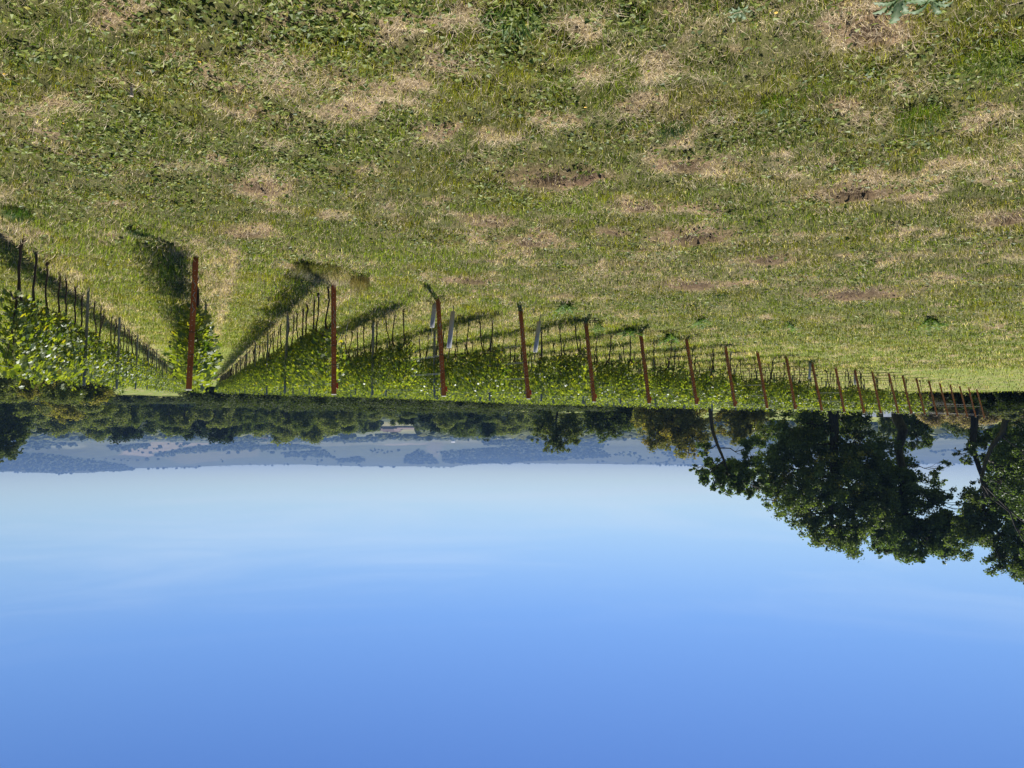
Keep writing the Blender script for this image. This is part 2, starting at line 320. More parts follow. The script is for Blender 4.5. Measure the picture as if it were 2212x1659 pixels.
SOIL = np.array([0.028, 0.024, 0.013]); GREEN = np.array([0.082, 0.110, 0.018]); STRAWC = np.array([0.42, 0.31, 0.19]); YEL = np.array([0.19, 0.21, 0.035])
def turf_colour(x, y, dist):
    dry, lf, lu, strip = turf(x, y)
    n = fbm(x * 9, y * 9, 81, 3)[..., None]
    far = ss(8, 26, dist)[..., None]
    g = GREEN * (1 - lu[..., None] * .3) + (YEL - GREEN) * (0.40 * lu[..., None] + 0.5 * n * .8)
    near = SOIL * .9 + g * .35
    c = near * (1 - far) + (g * np.array([1.2, 1.27, 1.2])) * far
    c = c * (1 - dry[..., None] * .9) + (STRAWC * (0.42 + 0.30 * far)) * dry[..., None] * .9
    _, hd, rg = relief(x, y)
    bare = np.clip(rg * 1.1 + ss(.56, .66, fbm(x * 3.1, y * 3.1, 171, 3)) * dry * .9, 0, 1)[..., None] * .85
    c = c * (1 - bare) + np.array([.15, .095, .055]) * bare
    c = c * (1 - hd[..., None]) + np.array([0.016, 0.010, 0.007]) * hd[..., None]
    return c
FIELDS = [  # pale and green parcels seen on the hills and the valley floor: polygons in the photograph, colour
    ([(105, 962), (130, 958), (172, 958), (190, 966), (150, 970), (115, 968)], (.13, .135, .08)),
    ([(330, 955), (480, 957), (400, 965), (345, 977), (320, 986), (255, 982), (275, 972), (318, 962)], (.18, .145, .095)),
    ([(810, 960), (860, 958), (925, 957), (895, 967), (830, 969)], (.16, .14, .10)),
    ([(345, 978), (480, 960), (800, 962), (1000, 960), (1000, 1003), (300, 1008)], (.062, .074, .036)),
    ([(330, 984), (560, 970), (560, 985), (400, 1003)], (.095, .095, .05)), ([(660, 955), (930, 948), (935, 955), (700, 965)], (.10, .105, .06)),
    ([(925, 955), (960, 957), (940, 1000), (915, 1000)], (.095, .09, .055))]
WOODS = [[(-60, 985), (60, 975), (150, 985), (270, 1003), (300, 1015), (-60, 1016)], [(875, 985), (905, 968), (930, 980), (948, 999), (905, 1002), (870, 998)], [(950, 975), (985, 970), (1160, 960), (1300, 970), (1320, 985), (1110, 997), (960, 1000)],
         [(330, 978), (470, 962), (640, 958), (700, 966), (470, 970), (400, 976), (345, 986)], [(725, 990), (780, 985), (790, 995), (740, 998)], [(610, 975), (700, 970), (720, 985), (620, 985)]]
def inpoly(u, v, poly):
    c = np.zeros(u.shape, bool); j = len(poly) - 1
    for i in range(len(poly)):
        xi, yi = poly[i]; xj, yj = poly[j]
        if yi != yj: c ^= ((yi > v) != (yj > v)) & (u < (xj - xi) * (v - yi) / (yj - yi) + xi)
        j = i
    return c
def far_colour(P):
    x, y = P[..., 0], P[..., 1]; r = np.hypot(x, y)
    u, v = project(P); u = u + 10 * (fbm(x / 90, y / 90, 201, 3) - .5); v = v + 3 * (fbm(x / 120, y / 120, 205, 3) - .5)
    cu, cv = np.floor(x / 260 + 2 * vnoise(x / 500, y / 500, 3)), np.floor(y / 420 + 2 * vnoise(x / 600, y / 600, 4))
    h = hash2(cu.astype(int), cv.astype(int), 17)[..., None]
    c = np.array([.085, .10, .04]) * (1 - h) + np.array([.17, .155, .08]) * h
    hill = ss(2900, 4200, r)[..., None]
    c = c * (1 - hill) + (np.array([.055, .064, .032]) * (0.8 + .4 * h)) * hill
    wood = ss(.53, .58, fbm(x / 330, y / 500, 101, 4))
    wood = wood * (1 - .85 * ss(3600, 4800, r))
    for pl, pc in FIELDS:
        k = inpoly(u, v, pl) & (r > 2500); c[k] = pc; wood = np.where(k, wood * .15, wood)
    for pl in WOODS: wood = np.where(inpoly(u, v, pl) & (r > 2500), 1, wood)
    return c, wood

ang = np.concatenate([np.arange(-43, 43, 0.24), np.arange(43, 317, 4.0)]); ang = np.radians(ang)   # from +Y towards +X
rr = [0.9]
while rr[-1] < 9600: rr.append(rr[-1] * (1.0115 if rr[-1] < 40 else 1.02 if rr[-1] < 400 else 1.012))
rr = np.array(rr); na = len(ang)
GA, GR = np.meshgrid(ang, rr); gx, gy = GR * np.sin(GA), GR * np.cos(GA)
gz = zg(gx, gy)
gcol = np.zeros(gx.shape + (3,))
near = GR < 330
gcol[near] = turf_colour(gx[near], gy[near], GR[near])
PF = np.stack([gx, gy, gz], -1)
fc, fw = far_colour(PF[~near])
gcol[~near] = fc * (1 - fw[..., None]) + np.array([.035, .05, .02]) * fw[..., None]
def sheet(name, i0, i1, mat, label, cat, closed=False):
    rows = np.arange(i0, i1)
    V = PF[i0:i1 + 1].reshape(-1, 3); cc = gcol[i0:i1 + 1].reshape(-1, 3)
    i = np.arange(i1 - i0)[:, None] * na; j = np.arange(na)[None]; j2 = (j + 1) % na
    Q = np.stack([i + j, i + na + j, i + na + j2, i + j2], -1).reshape(-1, 4)
    fs = [Q]
    if closed:
        V = np.vstack([V, [[0, 0, 0.0]]]); cc = np.vstack([cc, [SOIL]]); c = len(V) - 1
        fs.append(np.array([[c, q, (q + 1) % na] for q in range(na)]))
    link(name, mesh(name, V, fs, cc, True), mat, kind='structure', label=label, cat=cat)
iA = int(np.searchsorted(rr, 300)); iB = int(np.searchsorted(rr, 2800))
sheet('grass_field', 0, iA, M_field, 'sunlit mown grass headland and vineyard alleys sloping to the wood', 'ground', True)
sheet('valley_floor', iA, iB, M_far, 'low valley floor with fields beyond the wood', 'terrain')
sheet('hills', iB, len(rr) - 1, M_hill, 'long hazy blue hill range with pale fields along the skyline', 'hills')
#SPLIT_TURF

# ------------------------------------------------------------------ turf vegetation
rng = np.random.default_rng(7)
def frame3(d):
    """orthonormal u, v for unit directions d"""
    ref = np.where(np.abs(d[:, 2:3]) < .9, np.array([[0, 0, 1.0]]), np.array([[1.0, 0, 0]]))
    u = np.cross(ref, d); u /= np.linalg.norm(u, axis=1)[:, None] + 1e-9
    return u, np.cross(d, u)
def blades(P, L, w, az, lean, col, seg=2):
    """bent blades of grass: P roots, L length, w width, lean from the vertical"""
    n = len(P); h = np.stack([np.cos(az), np.sin(az), 0 * az], 1); s = np.stack([-np.sin(az), np.cos(az), 0 * az], 1)
    mid = P + (h * np.sin(lean * .5)[:, None] + np.array([0, 0, 1]) * np.cos(lean * .5)[:, None]) * (L * .5)[:, None]
    tip = mid + (h * np.sin(lean)[:, None] + np.array([0, 0, 1]) * np.cos(lean)[:, None]) * (L * .5)[:, None]
    sw = s * (w * .5)[:, None]
    V = np.stack([P - sw, P + sw, mid + sw * .8, mid - sw * .8, tip], 1).reshape(-1, 3)
    b = np.arange(n)[:, None] * 5
    return V, (b + np.array([[0, 1, 2, 3]])), (b + np.array([[3, 2, 4]])), np.repeat(col, 5, 0)
def polar_pts(n, r0, r1, p, half=R(41.5)):
    """n points, density falling with distance as r**-p"""
    e = 2 - p; u = rng.random(n); r = (r0 ** e + u * (r1 ** e - r0 ** e)) ** (1 / e)
    t = (rng.random(n) * 2 - 1) * half; return r * np.sin(t), r * np.cos(t), r
def make_grass():
    Vs, Qs, Ts, Cs = [], [], [], []; nb = 0
    for n, r0, r1, p, wk in ((620000, 2.3, 30, 1.75, 1.0), (90000, 26, 75, 1.7, 1.0)):
        x, y, r = polar_pts(n, r0, r1, p)
        dry, lf, lu, strip = turf(x, y); _, hd, rg = relief(x, y)
        isd = rng.random(n) < (dry * .9 + .16 + rg * .5)
        off, rn, al = rowdist(x, y); inv = (al > 0)
        keep = (rng.random(n) < .72 + .4 * ss(.36, .6, fbm(x * 8, y * 8, 161, 2))) & (hd < .2 + .2 * rng.random(n)) & (rng.random(n) > rg * .75) & (rng.random(n) < 1 - .35 * lf) & ((y > 9) | ~inv | (np.abs(off) < 3))
        x, y, r, dry, lf, lu, strip, isd, inv = [q[keep] for q in (x, y, r, dry, lf, lu, strip, isd, inv)]; n = len(x)
        z = zg(x, y); k = (r / 3.5)
        L = (0.024 + 0.026 * rng.random(n)) * (1 + .3 * lu + 1.2 * strip * rng.random(n)) * np.where(isd, 1.25, 1) * np.maximum(1, k ** .25)
        cl = ss(.36, .66, fbm(x * 8, y * 8, 161, 2)); L = L * (.62 + .85 * cl)
        lump = np.exp(-((off[keep] + .42) / .15) ** 2) * ss(.42, .58, fbm(x * 2.4, y * 2.4, 221, 3)) * (rn[keep] >= 0) * (al[keep] > -.4); L = L * (1 + 1.1 * lump)
        tall = rng.random(n) < .012; L = np.where(tall, L * 1.9, L)
        wdt = 0.0026 * (0.7 + .7 * rng.random(n)) * np.maximum(1, k ** .85) * np.where(isd, .75, 1)
        az = rng.random(n) * 2 * PI
        lean = np.where(isd, 0.9 + 0.6 * rng.random(n), 0.25 + 0.9 * rng.random(n) ** 1.3)
        t = rng.random(n)[:, None]; br = (0.38 + 1.5 * rng.random(n) ** 1.6)[:, None]
        g = (np.array([.058, .092, .012]) * (1 - t) + np.array([.245, .270, .038]) * t)
        g = g * (1 - .35 * lu[:, None]) + np.array([.24, .30, .028]) * .6 * lu[:, None]
        olive = (fbm(x * 1.7, y * 1.7, 111, 3) > .54)[:, None]; g = np.where(olive, g * np.array([1.25, 1.0, .9]), g)
        s = (np.array([.46, .34, .20]) * (1 - t) + np.array([.74, .62, .44]) * t)
        c = np.where(isd[:, None], s, g) * br
        P = np.stack([x, y, z - .003], 1)
        V, Q, T, cc = blades(P, L, wdt, az, lean, c)
        Vs.append(V); Qs.append(Q + nb); Ts.append(T + nb); Cs.append(cc); nb += len(V)
    link('grass', mesh('grass', np.vstack(Vs), [np.vstack(Qs), np.vstack(Ts)], np.vstack(Cs)), M_grass, kind='stuff',
         label='short mown green and straw-coloured grass blades covering the sloping field', cat='grass')
def make_clover():
    n = 120000
    x, y, r = polar_pts(n, 2.3, 20, 1.7)
    dry, lf, lu, strip = turf(x, y); _, hd, rg = relief(x, y)
    pch = ss(.42, .6, fbm(x * 4, y * 4, 121, 3))
    k = (rng.random(n) < (lf * 1.1 + .10) * (.25 + .9 * pch)) & (hd < .2); x, y, r = x[k], y[k], r[k]; n = len(x)
    z = zg(x, y) + 0.012 + .028 * rng.random(n)
    nrm = np.stack([rng.normal(0, .45, n), rng.normal(0, .45, n), np.ones(n)], 1); nrm /= np.linalg.norm(nrm, axis=1)[:, None]
    u, v = frame3(nrm); a = rng.random(n) * 2 * PI
    u, v = u * np.cos(a)[:, None] + v * np.sin(a)[:, None], v * np.cos(a)[:, None] - u * np.sin(a)[:, None]
    s = (0.0085 + .011 * rng.random(n)) * np.maximum(1, (r / 4) ** .55)
    ks = np.arange(6) * PI / 3; rad = np.array([1, .62, 1.05, .6, .95, .66])
    P = np.stack([x, y, z], 1)[:, None] + s[:, None, None] * rad[None, :, None] * (u[:, None] * np.cos(ks)[None, :, None] + v[:, None] * np.sin(ks)[None, :, None]) + nrm[:, None] * (s[:, None, None] * np.array([.3, 0, .25, 0, .3, 0])[None, :, None])
    b = np.arange(n)[:, None] * 6
    t = rng.random(n)[:, None]
    c = np.array([.050, .088, .010]) * (1 - t) + np.array([.26, .30, .06]) * t
    c = np.where(rng.random(n)[:, None] < .04, np.array([.30, .28, .05]), c)
    link('clover', mesh('clover', P.reshape(-1, 3), [b + np.array([[0, 1, 2, 3]]), b + np.array([[0, 3, 4, 5]])], np.repeat(c, 6, 0)), M_clover, kind='stuff',
         label='small round clover and weed leaves spread through the mown grass', cat='ground cover')
make_grass(); make_clover()

def tuft_mesh(name, n, rad, L, lean, c1, c2, w=.004, seed=1):
    g = np.random.default_rng(seed); a = g.random(n) * 2 * PI; q = rad * np.sqrt(g.random(n))
    P = np.stack([q * np.cos(a), q * np.sin(a), 0 * a - .01], 1); t = g.random(n)[:, None]
    V, Q, T, cc = blades(P, L * (.5 + .6 * g.random(n)), w * (.7 + .6 * g.random(n)), a + g.normal(0, .6, n), lean[0] + (lean[1] - lean[0]) * g.random(n), (np.array(c1) * (1 - t) + np.array(c2) * t) * (.7 + .6 * g.random(n))[:, None])
    return mesh(name, V, [Q, T], cc)
def put(px, py): x, y = gp(px, py); return x, y, float(zg(x, y))
TUFTS = [(778, 592, 'shaggy dark tussock with long dry stems beside the second nearest rust-red end post', .13, .30, (.05, .5), (.10, .11, .04), (.38, .27, .15), 420, .006),
         (735, 590, 'pale dry grass collar around the foot of the second nearest rust-red end post', .32, .20, (.6, 1.5), (.30, .24, .13), (.5, .42, .26), 900, .005),
         (412, 540, 'pale dry grass collar around the foot of the nearest rust-red end post', .26, .07, (.7, 1.5), (.28, .23, .12), (.5, .42, .26), 700, .004),
         (40, 452, 'dark green grass tuft close to the left edge of the photo', .12, .13, (.3, 1.1), (.04, .09, .02), (.10, .16, .04), 260, .006),
         (300, 498, 'small dark green grass tuft beyond the shadow of the nearest vine row', .12, .10, (.3, 1.1), (.03, .07, .02), (.08, .13, .03), 260, .006),
         (690, 575, 'ragged uncut grass clump at the near end of the broad shadow strip', .30, .20, (.4, 1.2), (.05, .08, .02), (.25, .2, .1), 900, .006),
         (1560, 632, 'low dark weed tuft alone in the turf right of the vine rows', .14, .10, (.3, 1.2), (.03, .07, .02), (.07, .11, .03), 240, .008),
         (1990, 232, 'bright long-bladed grass tuft among leafy weeds on the right', .13, .12, (.3, 1.2), (.09, .15, .02), (.18, .24, .03), 300, .004),
         (1690, 215, 'bright green long-bladed grass tuft in the middle of the headland', .13, .10, (.3, 1.2), (.09, .15, .02), (.18, .24, .03), 300, .004),
         (2150, 110, 'bright green grass tuft in the far right corner of the headland', .14, .11, (.3, 1.2), (.09, .15, .02), (.18, .24, .03), 320, .004),
         (1110, 30, 'broad green weed tuft at the near edge of the headland', .12, .09, (.5, 1.4), (.06, .13, .02), (.15, .22, .04), 260, .007),
         (1455, 268, 'dark green grass tuft among clover in the middle of the headland', .10, .08, (.4, 1.3), (.04, .09, .02), (.09, .14, .03), 220, .005)]
for i, (a, b, lab, rad, L, lean, c1, c2, n, w) in enumerate(TUFTS):
    x, y, z = put(a, b); o = link('grass_tuft', tuft_mesh('grass_tuft', n, rad, L, lean, c1, c2, w, 50 + i), M_grass, label=lab, cat='grass tuft'); o.location = (x, y, z)
def weed_mesh(name, n, H, ls, seed, c1=(.07, .15, .02), c2=(.16, .26, .05)):
    g = np.random.default_rng(seed); V, Q, cc = [], [], []
    for s in range(n):
        a = g.random() * 2 * PI; le = .3 + .8 * g.random(); L = H * (.6 + .5 * g.random())
        for k in range(9):
            t = (k + 1) / 9; p = np.array([math.cos(a) * math.sin(le) * L * t, math.sin(a) * math.sin(le) * L * t, L * t * math.cos(le * t)])
            for sd_ in (-1, 1):
                b2 = a + sd_ * (1.1 - .5 * t) + g.normal(0, .2); d = np.array([math.cos(b2), math.sin(b2), .25 + g.normal(0, .3)]); sdv = np.array([-math.sin(b2), math.cos(b2), 0]); l = ls * (1.2 - .6 * t)
                i0 = len(V) * 4; V.append(np.array([p, p + d * l * .5 + sdv * l * .2, p + d * l - np.array([0, 0, l * .2]), p + d * l * .5 - sdv * l * .2])); Q.append([i0, i0 + 1, i0 + 2, i0 + 3])
                t2 = g.random(); cc.append(np.tile(np.array(c1) * (1 - t2) + np.array(c2) * t2, (4, 1)))
    return mesh(name, np.vstack(V), np.array(Q), np.vstack(cc))
WEEDS = [(1222, 652, 'bright green feathery weed in the open turf between the fourth and fifth rust-red end posts', .30, .085, 16), (1518, 684, 'leafy weed in the turf just beyond the seventh rust-red end post', .30, .08, 12),
         (1360, 705, 'cluster of green weeds between the fifth and sixth rust-red end posts', .42, .10, 18), (1448, 715, 'green weeds between the sixth and seventh rust-red end posts', .42, .10, 16),
         (1290, 692, 'dark green weed right beside the fifth rust-red end post', .30, .08, 12), (2010, 682, 'small bright weed alone in the turf near the right edge', .30, .09, 12),
         (90, 645, 'bright green weed under the leftmost vine row', .20, .08, 7), (1700, 692, 'small yellowish weed beside the tenth rust-red end post', .35, .08, 8)]
for i, (a, b, lab, H, ls, n) in enumerate(WEEDS):
    x, y, z = put(a, b); o = link('weed', weed_mesh('weed', n, H, ls, 90 + i), M_clover, label=lab, cat='weed'); o.location = (x, y, z)
def broad_mesh(seed, n, L):
    """thistle-like rosette of large lobed leaves"""
    g = np.random.default_rng(seed); V, Q, cc = [], [], []; i0 = 0
    for s in range(n):
        a = s * 2.4 + g.normal(0, .3); l = L * (.6 + .5 * g.random()); rise = .3 + .6 * g.random(); K = 12
        for k in range(K + 1):
            t = k / K; c0 = np.array([math.cos(a) * l * t, math.sin(a) * l * t, .02 + l * rise * math.sin(t * 2.2) * .6]); wv = l * .17 * math.sin(PI * min(1, t * .92 + .06)) ** .7 * (1.25 if k % 2 else .62)
            sv = np.array([-math.sin(a), math.cos(a), .35]) * wv; sv2 = np.array([math.sin(a), -math.cos(a), .35]) * wv
            V += [c0 + sv, c0, c0 + sv2]; t2 = g.random() * .4
            cc += [np.array([.07, .13, .05]) * (1 + t2), np.array([.20, .26, .15]), np.array([.07, .13, .05]) * (1 + t2)]
            if k: q = i0 + 3 * k; Q += [[q - 3, q - 2, q + 1, q], [q - 2, q - 1, q + 2, q + 1]]
        i0 += 3 * (K + 1)
    return mesh('broadleaf_weed', np.array(V), np.array(Q), np.array(cc), True)
for i, (a, b, L, n, lab) in enumerate([(1945, -14, .115, 13, 'large pale-veined thistle-like rosette at the near edge beside the big straw patch'), (2010, -16, .10, 11, 'lobed green rosette at the near edge, right of the pale-veined one'),
                                     (1600, 4, .07, 9, 'small silvery rosette at the near edge, left of the big straw patch'), (1880, 140, .05, 7, 'little flat rosette with a pale leaf beyond the big straw patch'), (1650, 225, .05, 7, 'small broad-leaved rosette beside bright grass in the headland')]):
    x, y, z = put(a, b); o = link('broadleaf_weed', broad_mesh(200 + i, n, L), M_clover, label=lab, cat='weed'); o.location = (x, y, z)
# loose straw stems lying on the dry patches
g = np.random.default_rng(5); n = 7000; sel = g.integers(0, len(STRAW), n); A = np.array(STRAW)[sel]
u_ = A[:, 0] + g.normal(0, .7, n) * A[:, 2]; v_ = A[:, 1] + g.normal(0, .7, n) * A[:, 3]; ok = v_ > -60; u_, v_ = u_[ok], v_[ok]
xy = np.array([gp(a, b) for a, b in zip(u_, v_)]); x, y = xy[:, 0], xy[:, 1]; z = zg(x, y); n = len(x); az = g.random(n) * 2 * PI
k_ = np.maximum(1, np.hypot(x, y) / 5)
V, Q, T, cc = blades(np.stack([x, y, z + .01], 1), (.05 + .09 * g.random(n)) * k_ ** .3, .0026 * k_ ** .8, az, 1.35 + .25 * g.random(n), np.array([.58, .46, .30]) * (.6 + .6 * g.random(n))[:, None])
link('straw', mesh('straw', V, [Q, T], cc), M_grass, kind='stuff', label='loose dry straw stems lying on the bleached patches of the headland', cat='straw')
# wooden peg
mb = MB(); mb.tube([(0, 0, -.02), (.002, 0, .04), (.0, .004, .085)], [.0065, .0075, .006], 7); mb.tube([(0, .002, .07), (.0, .002, .088)], [.0105, .0105], 7)
x, y, z = put(285, 176); o = link('peg', mb.mesh('peg'), M_cane, label='small pale wooden peg standing in the leafy grass at the left', cat='peg'); o.location = (x, y, z)
for i, (a, b, lab) in enumerate([(9, 148, 'at the left edge'), (137, 256, 'in the leafy grass left of the wooden peg'), (1265, 222, 'in the middle of the headland beside a straw patch'), (1677, 6, 'at the near edge left of the big straw patch'), (432, 118, 'in the dense clover at the left'), (240, 152, 'between the left edge and the wooden peg')]):
    x, y, z = put(a, b); e = empty('dandelion', (x, y, z), label='tiny yellow flower ' + lab, cat='flower', group='yellow flowers dotted in the grass', scale=.6)
    st = MB(); st.tube([(0, 0, 0), (.003, .002, .045)], .0012, 5); link('stem', st.mesh('stem'), M_cane, e)
    mb = MB(); 
    for k in range(14):
        q = k * 2 * PI / 14; mb.box((.003 + .006 * math.cos(q), .002 + .006 * math.sin(q), .046), (.006, .0018, .0012), [[math.cos(q), -math.sin(q), 0], [math.sin(q), math.cos(q), 0], [0, 0, 1]])
    mb.tube([(.003, .002, .044), (.003, .002, .050)], [.005, .004], 8); link('bloom', mb.mesh('bloom'), M_petal, e)

# ------------------------------------------------------------------ vineyard
ROWANG = math.atan2(RE[1], RE[0])
def rowpt(n, s):
    p = ROW0 + RV * n + RE * s; return float(p[0]), float(p[1])
NROWS = range(-1, 23)
def rowlen(n): return (96 - (ROW0[1] + RV[1] * n)) / RE[1]
LOBE_A = np.array([-155, -118, -95, -60, -38, 0, 38, 60, 95, 118, 155]) * PI / 180
LOBE_R = np.array([.42, .74, .5, .86, .6, 1.0, .6, .86, .5, .74, .42])
def vine_leaf_mesh(seed, n, lod=0, dense=1.0):
    g = np.random.default_rng(seed)
    z = .66 + .88 * g.random(n) ** .85; x = (g.random(n) * 2 - 1) * .50
    prof = np.interp(z, [.62, .8, 1.0, 1.30, 1.48, 1.7], [.07, .11, .17, .24, .18, .10])
    y = g.normal(0, 1, n); y = np.clip(y, -1.8, 1.8) * prof * .62
    lump = vnoise(x * 3.2 + seed * 3.1, z * 3.2, seed) ; keep = (lump > .16 + .36 * ss(1.28, 1.56, z) + .25 * ss(.85, .6, z))
    x, y, z = x[keep], y[keep], z[keep]
    # shoots that stick out of the top, and leaves on them
    ns = 4; sx_, sy_ = g.random(ns) - .5, g.normal(0, .07, ns); k = 7
    hx = (sx_[:, None] + g.normal(0, .03, (ns, k))).ravel(); hy = (sy_[:, None] + g.normal(0, .05, (ns, k))).ravel(); hz_ = (1.42 + (np.arange(k) / k)[None] * (.10 + .26 * g.random((ns, 1)) ** 2)).repeat(1, 0).ravel()
    x = np.concatenate([x, hx]); y = np.concatenate([y, hy]); z = np.concatenate([z, hz_]); n = len(x)
    s = (.033 + .028 * g.random(n)) * np.where(z > 1.5, .8, 1.0) * (1.5 if lod else 1.0)
    side = np.sign(y + g.normal(0, .03, n))
    nrm = np.stack([g.normal(0, .55, n), side * (.35 + .6 * g.random(n)), .25 + .8 * g.random(n)], 1) + g.normal(0, .25, (n, 3)); nrm /= np.linalg.norm(nrm, axis=1)[:, None]
    tip = np.stack([g.normal(0, .5, n), side * .4, -.8 + g.normal(0, .45, n)], 1); tip -= nrm * (tip * nrm).sum(1)[:, None]; tip /= np.linalg.norm(tip, axis=1)[:, None] + 1e-9
    sdv = np.cross(nrm, tip); c = np.stack([x, y, z], 1)
    t = g.random(n)[:, None]; col = np.array([.036, .074, .016]) * (1 - t) + np.array([.175, .215, .045]) * t
    yl = (g.random(n) < np.where(z < 1.0, .09, .02))[:, None]; col = np.where(yl, np.array([.20, .20, .028]), col)
    top = ss(1.3, 1.7, z)[:, None]; col = col * (1 - top * .25) + np.array([.15, .20, .04]) * top * .25
    col = col * (.8 + .4 * g.random(n))[:, None]
    if lod:
        P = np.stack([c - tip * s[:, None] * .5, c + sdv * s[:, None] * .85 + nrm * s[:, None] * .25 + tip * s[:, None] * .1, c + tip * s[:, None], c - sdv * s[:, None] * .85 + nrm * s[:, None] * .25 + tip * s[:, None] * .1], 1)
        b = np.arange(n)[:, None] * 4
        return P.reshape(-1, 3), [b + np.array([[0, 1, 2]]), b + np.array([[0, 2, 3]])], np.repeat(col, 4, 0)
    K = len(LOBE_A); ca, sa = np.cos(LOBE_A) * LOBE_R, np.sin(LOBE_A) * LOBE_R
    cup = (LOBE_R ** 2) * (-.05) + np.abs(sa) * .38
    P = c[:, None] + s[:, None, None] * (tip[:, None] * ca[None, :, None] + sdv[:, None] * sa[None, :, None] + nrm[:, None] * cup[None, :, None] * (g.random((n, 1, 1)) * 1.6 - .4))
    V = np.concatenate([c[:, None], P], 1).reshape(-1, 3); b = np.arange(n)[:, None, None] * (K + 1)
    T = (b + np.array([[[0, k + 1, k + 2] for k in range(K - 1)]])).reshape(-1, 3)
    return V, [T], np.repeat(col, K + 1, 0)
def vine_trunk(seed):
    g = np.random.default_rng(seed); mb = MB(); k = 8; zz = np.linspace(-.05, .68, k)
    wx = np.cumsum(g.normal(0, .019, k)) + zz * g.normal(0, .09); wy = np.cumsum(g.normal(0, .012, k)); pts = np.stack([wx, wy, zz], 1)
    rad = np.array([.030, .021, .018, .0165, .016, .016, .019, .024]) * (.72 + .35 * g.random())
    mb.tube(pts, rad, 7)
    mb.tube([pts[0] + (0, 0, .03), pts[0] + (.012, .008, .075), pts[1] + (0, 0, .02)], [.031, .034, .02], 7)
    for s in (-1, 1):
        e = pts[-1]; mb.tube([e - (0, 0, .05), e + (s * .08, .005, .03), e + (s * .22, -.005, .05 + .03 * g.random()), e + (s * .40, 0, .04)], [.017, .014, .011, .008], 6)
    for q in range(4):
        x0 = g.random() * .7 - .35; mb.tube([(x0, pts[-1][1], .72), (x0 + g.normal(0, .03), g.normal(0, .03), 1.05), (x0 + g.normal(0, .05), g.normal(0, .05), 1.45)], [.006, .005, .003], 5)
    return mb.mesh('trunk', True)
NV = 12
VL = []; VT = []
for k in range(NV):
    V, F, c = vine_leaf_mesh(300 + k, 600 if k < 9 else 420); me = mesh('foliage', V, F, c); me.materials.append(M_vine); VL.append(me)
    me = vine_trunk(400 + k); me.materials.append(M_vtrunk); VT.append(me)
VSP = 0.80
COUNT = {-1: 58, 0: 24, 1: 50, 2: 24, 3: 15, 4: 12}
vr = random.Random(11)
SKIP = {(-1, 11), (-1, 23), (1, 8), (0, 6), (4, 3), (6, 2), (2, 0), (2, 1), (3, 0), (8, 0), (11, 0)}
rest = []
rowname = {n: ordn(n + 2) for n in NROWS}
first_in_row = {}
total = 0
for n in NROWS:
    if n > 17: continue
    L = rowlen(n); cnt = COUNT.get(n, 8 if n <= 16 else 5); k = 0; q = 0
    while True:
        s = (.75 if n == -1 else .55) + VSP * k; k += 1
        if s > L: break
        j = vr.uniform(-.13, .13)
        if (n, k - 1) in SKIP: continue
        x, y = rowpt(n, s + j)
        thin = n >= 16
        q += 1
        if q <= cnt and total < 300:
            rowtxt = 'leftmost row' if n == -1 else rowname[n] + ' row from the left'
            e = empty('grapevine', (x, y, float(zg(x, y))), ROWANG + vr.uniform(-.05, .05) + (PI if vr.random() < .5 else 0),
                      'leafy grapevine, %s from the near end of the %s' % (ordn(q), rowtxt), 'grapevine', 'grapevines trained along the wires', (1, (1.3 if n == 0 else .95), (1.05 if n == -1 else 1.0) * vr.uniform(.96, 1.04)))
            o = link('trunk', VT[vr.randrange(NV)], None, e)
            v = vr.randrange(9) if not thin else 9 + vr.randrange(3)
            o = link('foliage', VL[v], None, e); total += 1
        else: rest.append((x, y))
# everything farther along the rows is one mass of foliage on stems
def mass_vines(pts):
    protos = [vine_leaf_mesh(500 + k, 190, 1) for k in range(5)]; mb = MB(); mb.tube([(0, 0, -.05), (.02, .01, .3), (-.01, 0, .7)], [.026, .018, .02], 4, False); tv = np.vstack(mb.V); tq = np.vstack(mb.Q)
    g = np.random.default_rng(3); Vs, Ts, Cs, TV, TQ = [], [], [], [], []; nb = 0; nt = 0
    for (x, y) in pts:
        V, F, c = protos[g.integers(5)]; a = ROWANG + (PI if g.random() < .5 else 0); ca, sa = math.cos(a), math.sin(a); Rm = np.array([[ca, sa, 0], [-sa, ca, 0], [0, 0, 1]])
        z = float(height(x, y)); off = np.array([x, y, z]); Vs.append(V @ Rm + off); Ts.append(np.vstack(F) + nb); Cs.append(c * (.85 + .3 * g.random())); nb += len(V)
        TV.append(tv @ Rm + off); TQ.append(tq + nt); nt += len(tv)
    e = empty('distant_grapevines', (0, 0, 0)); props(e, 'mass of farther grapevines filling the rows down to the far wood', 'grapevines', None, 'stuff')
    for nm, me, mt in (('foliage', mesh('foliage', np.vstack(Vs), np.vstack(Ts), np.vstack(Cs)), M_vine), ('stems', mesh('stems', np.vstack(TV), np.vstack(TQ)), M_vtrunk)):
        o = link(nm, me, mt, e, kind='stuff')
mass_vines(rest)
print('vines', total, len(rest))

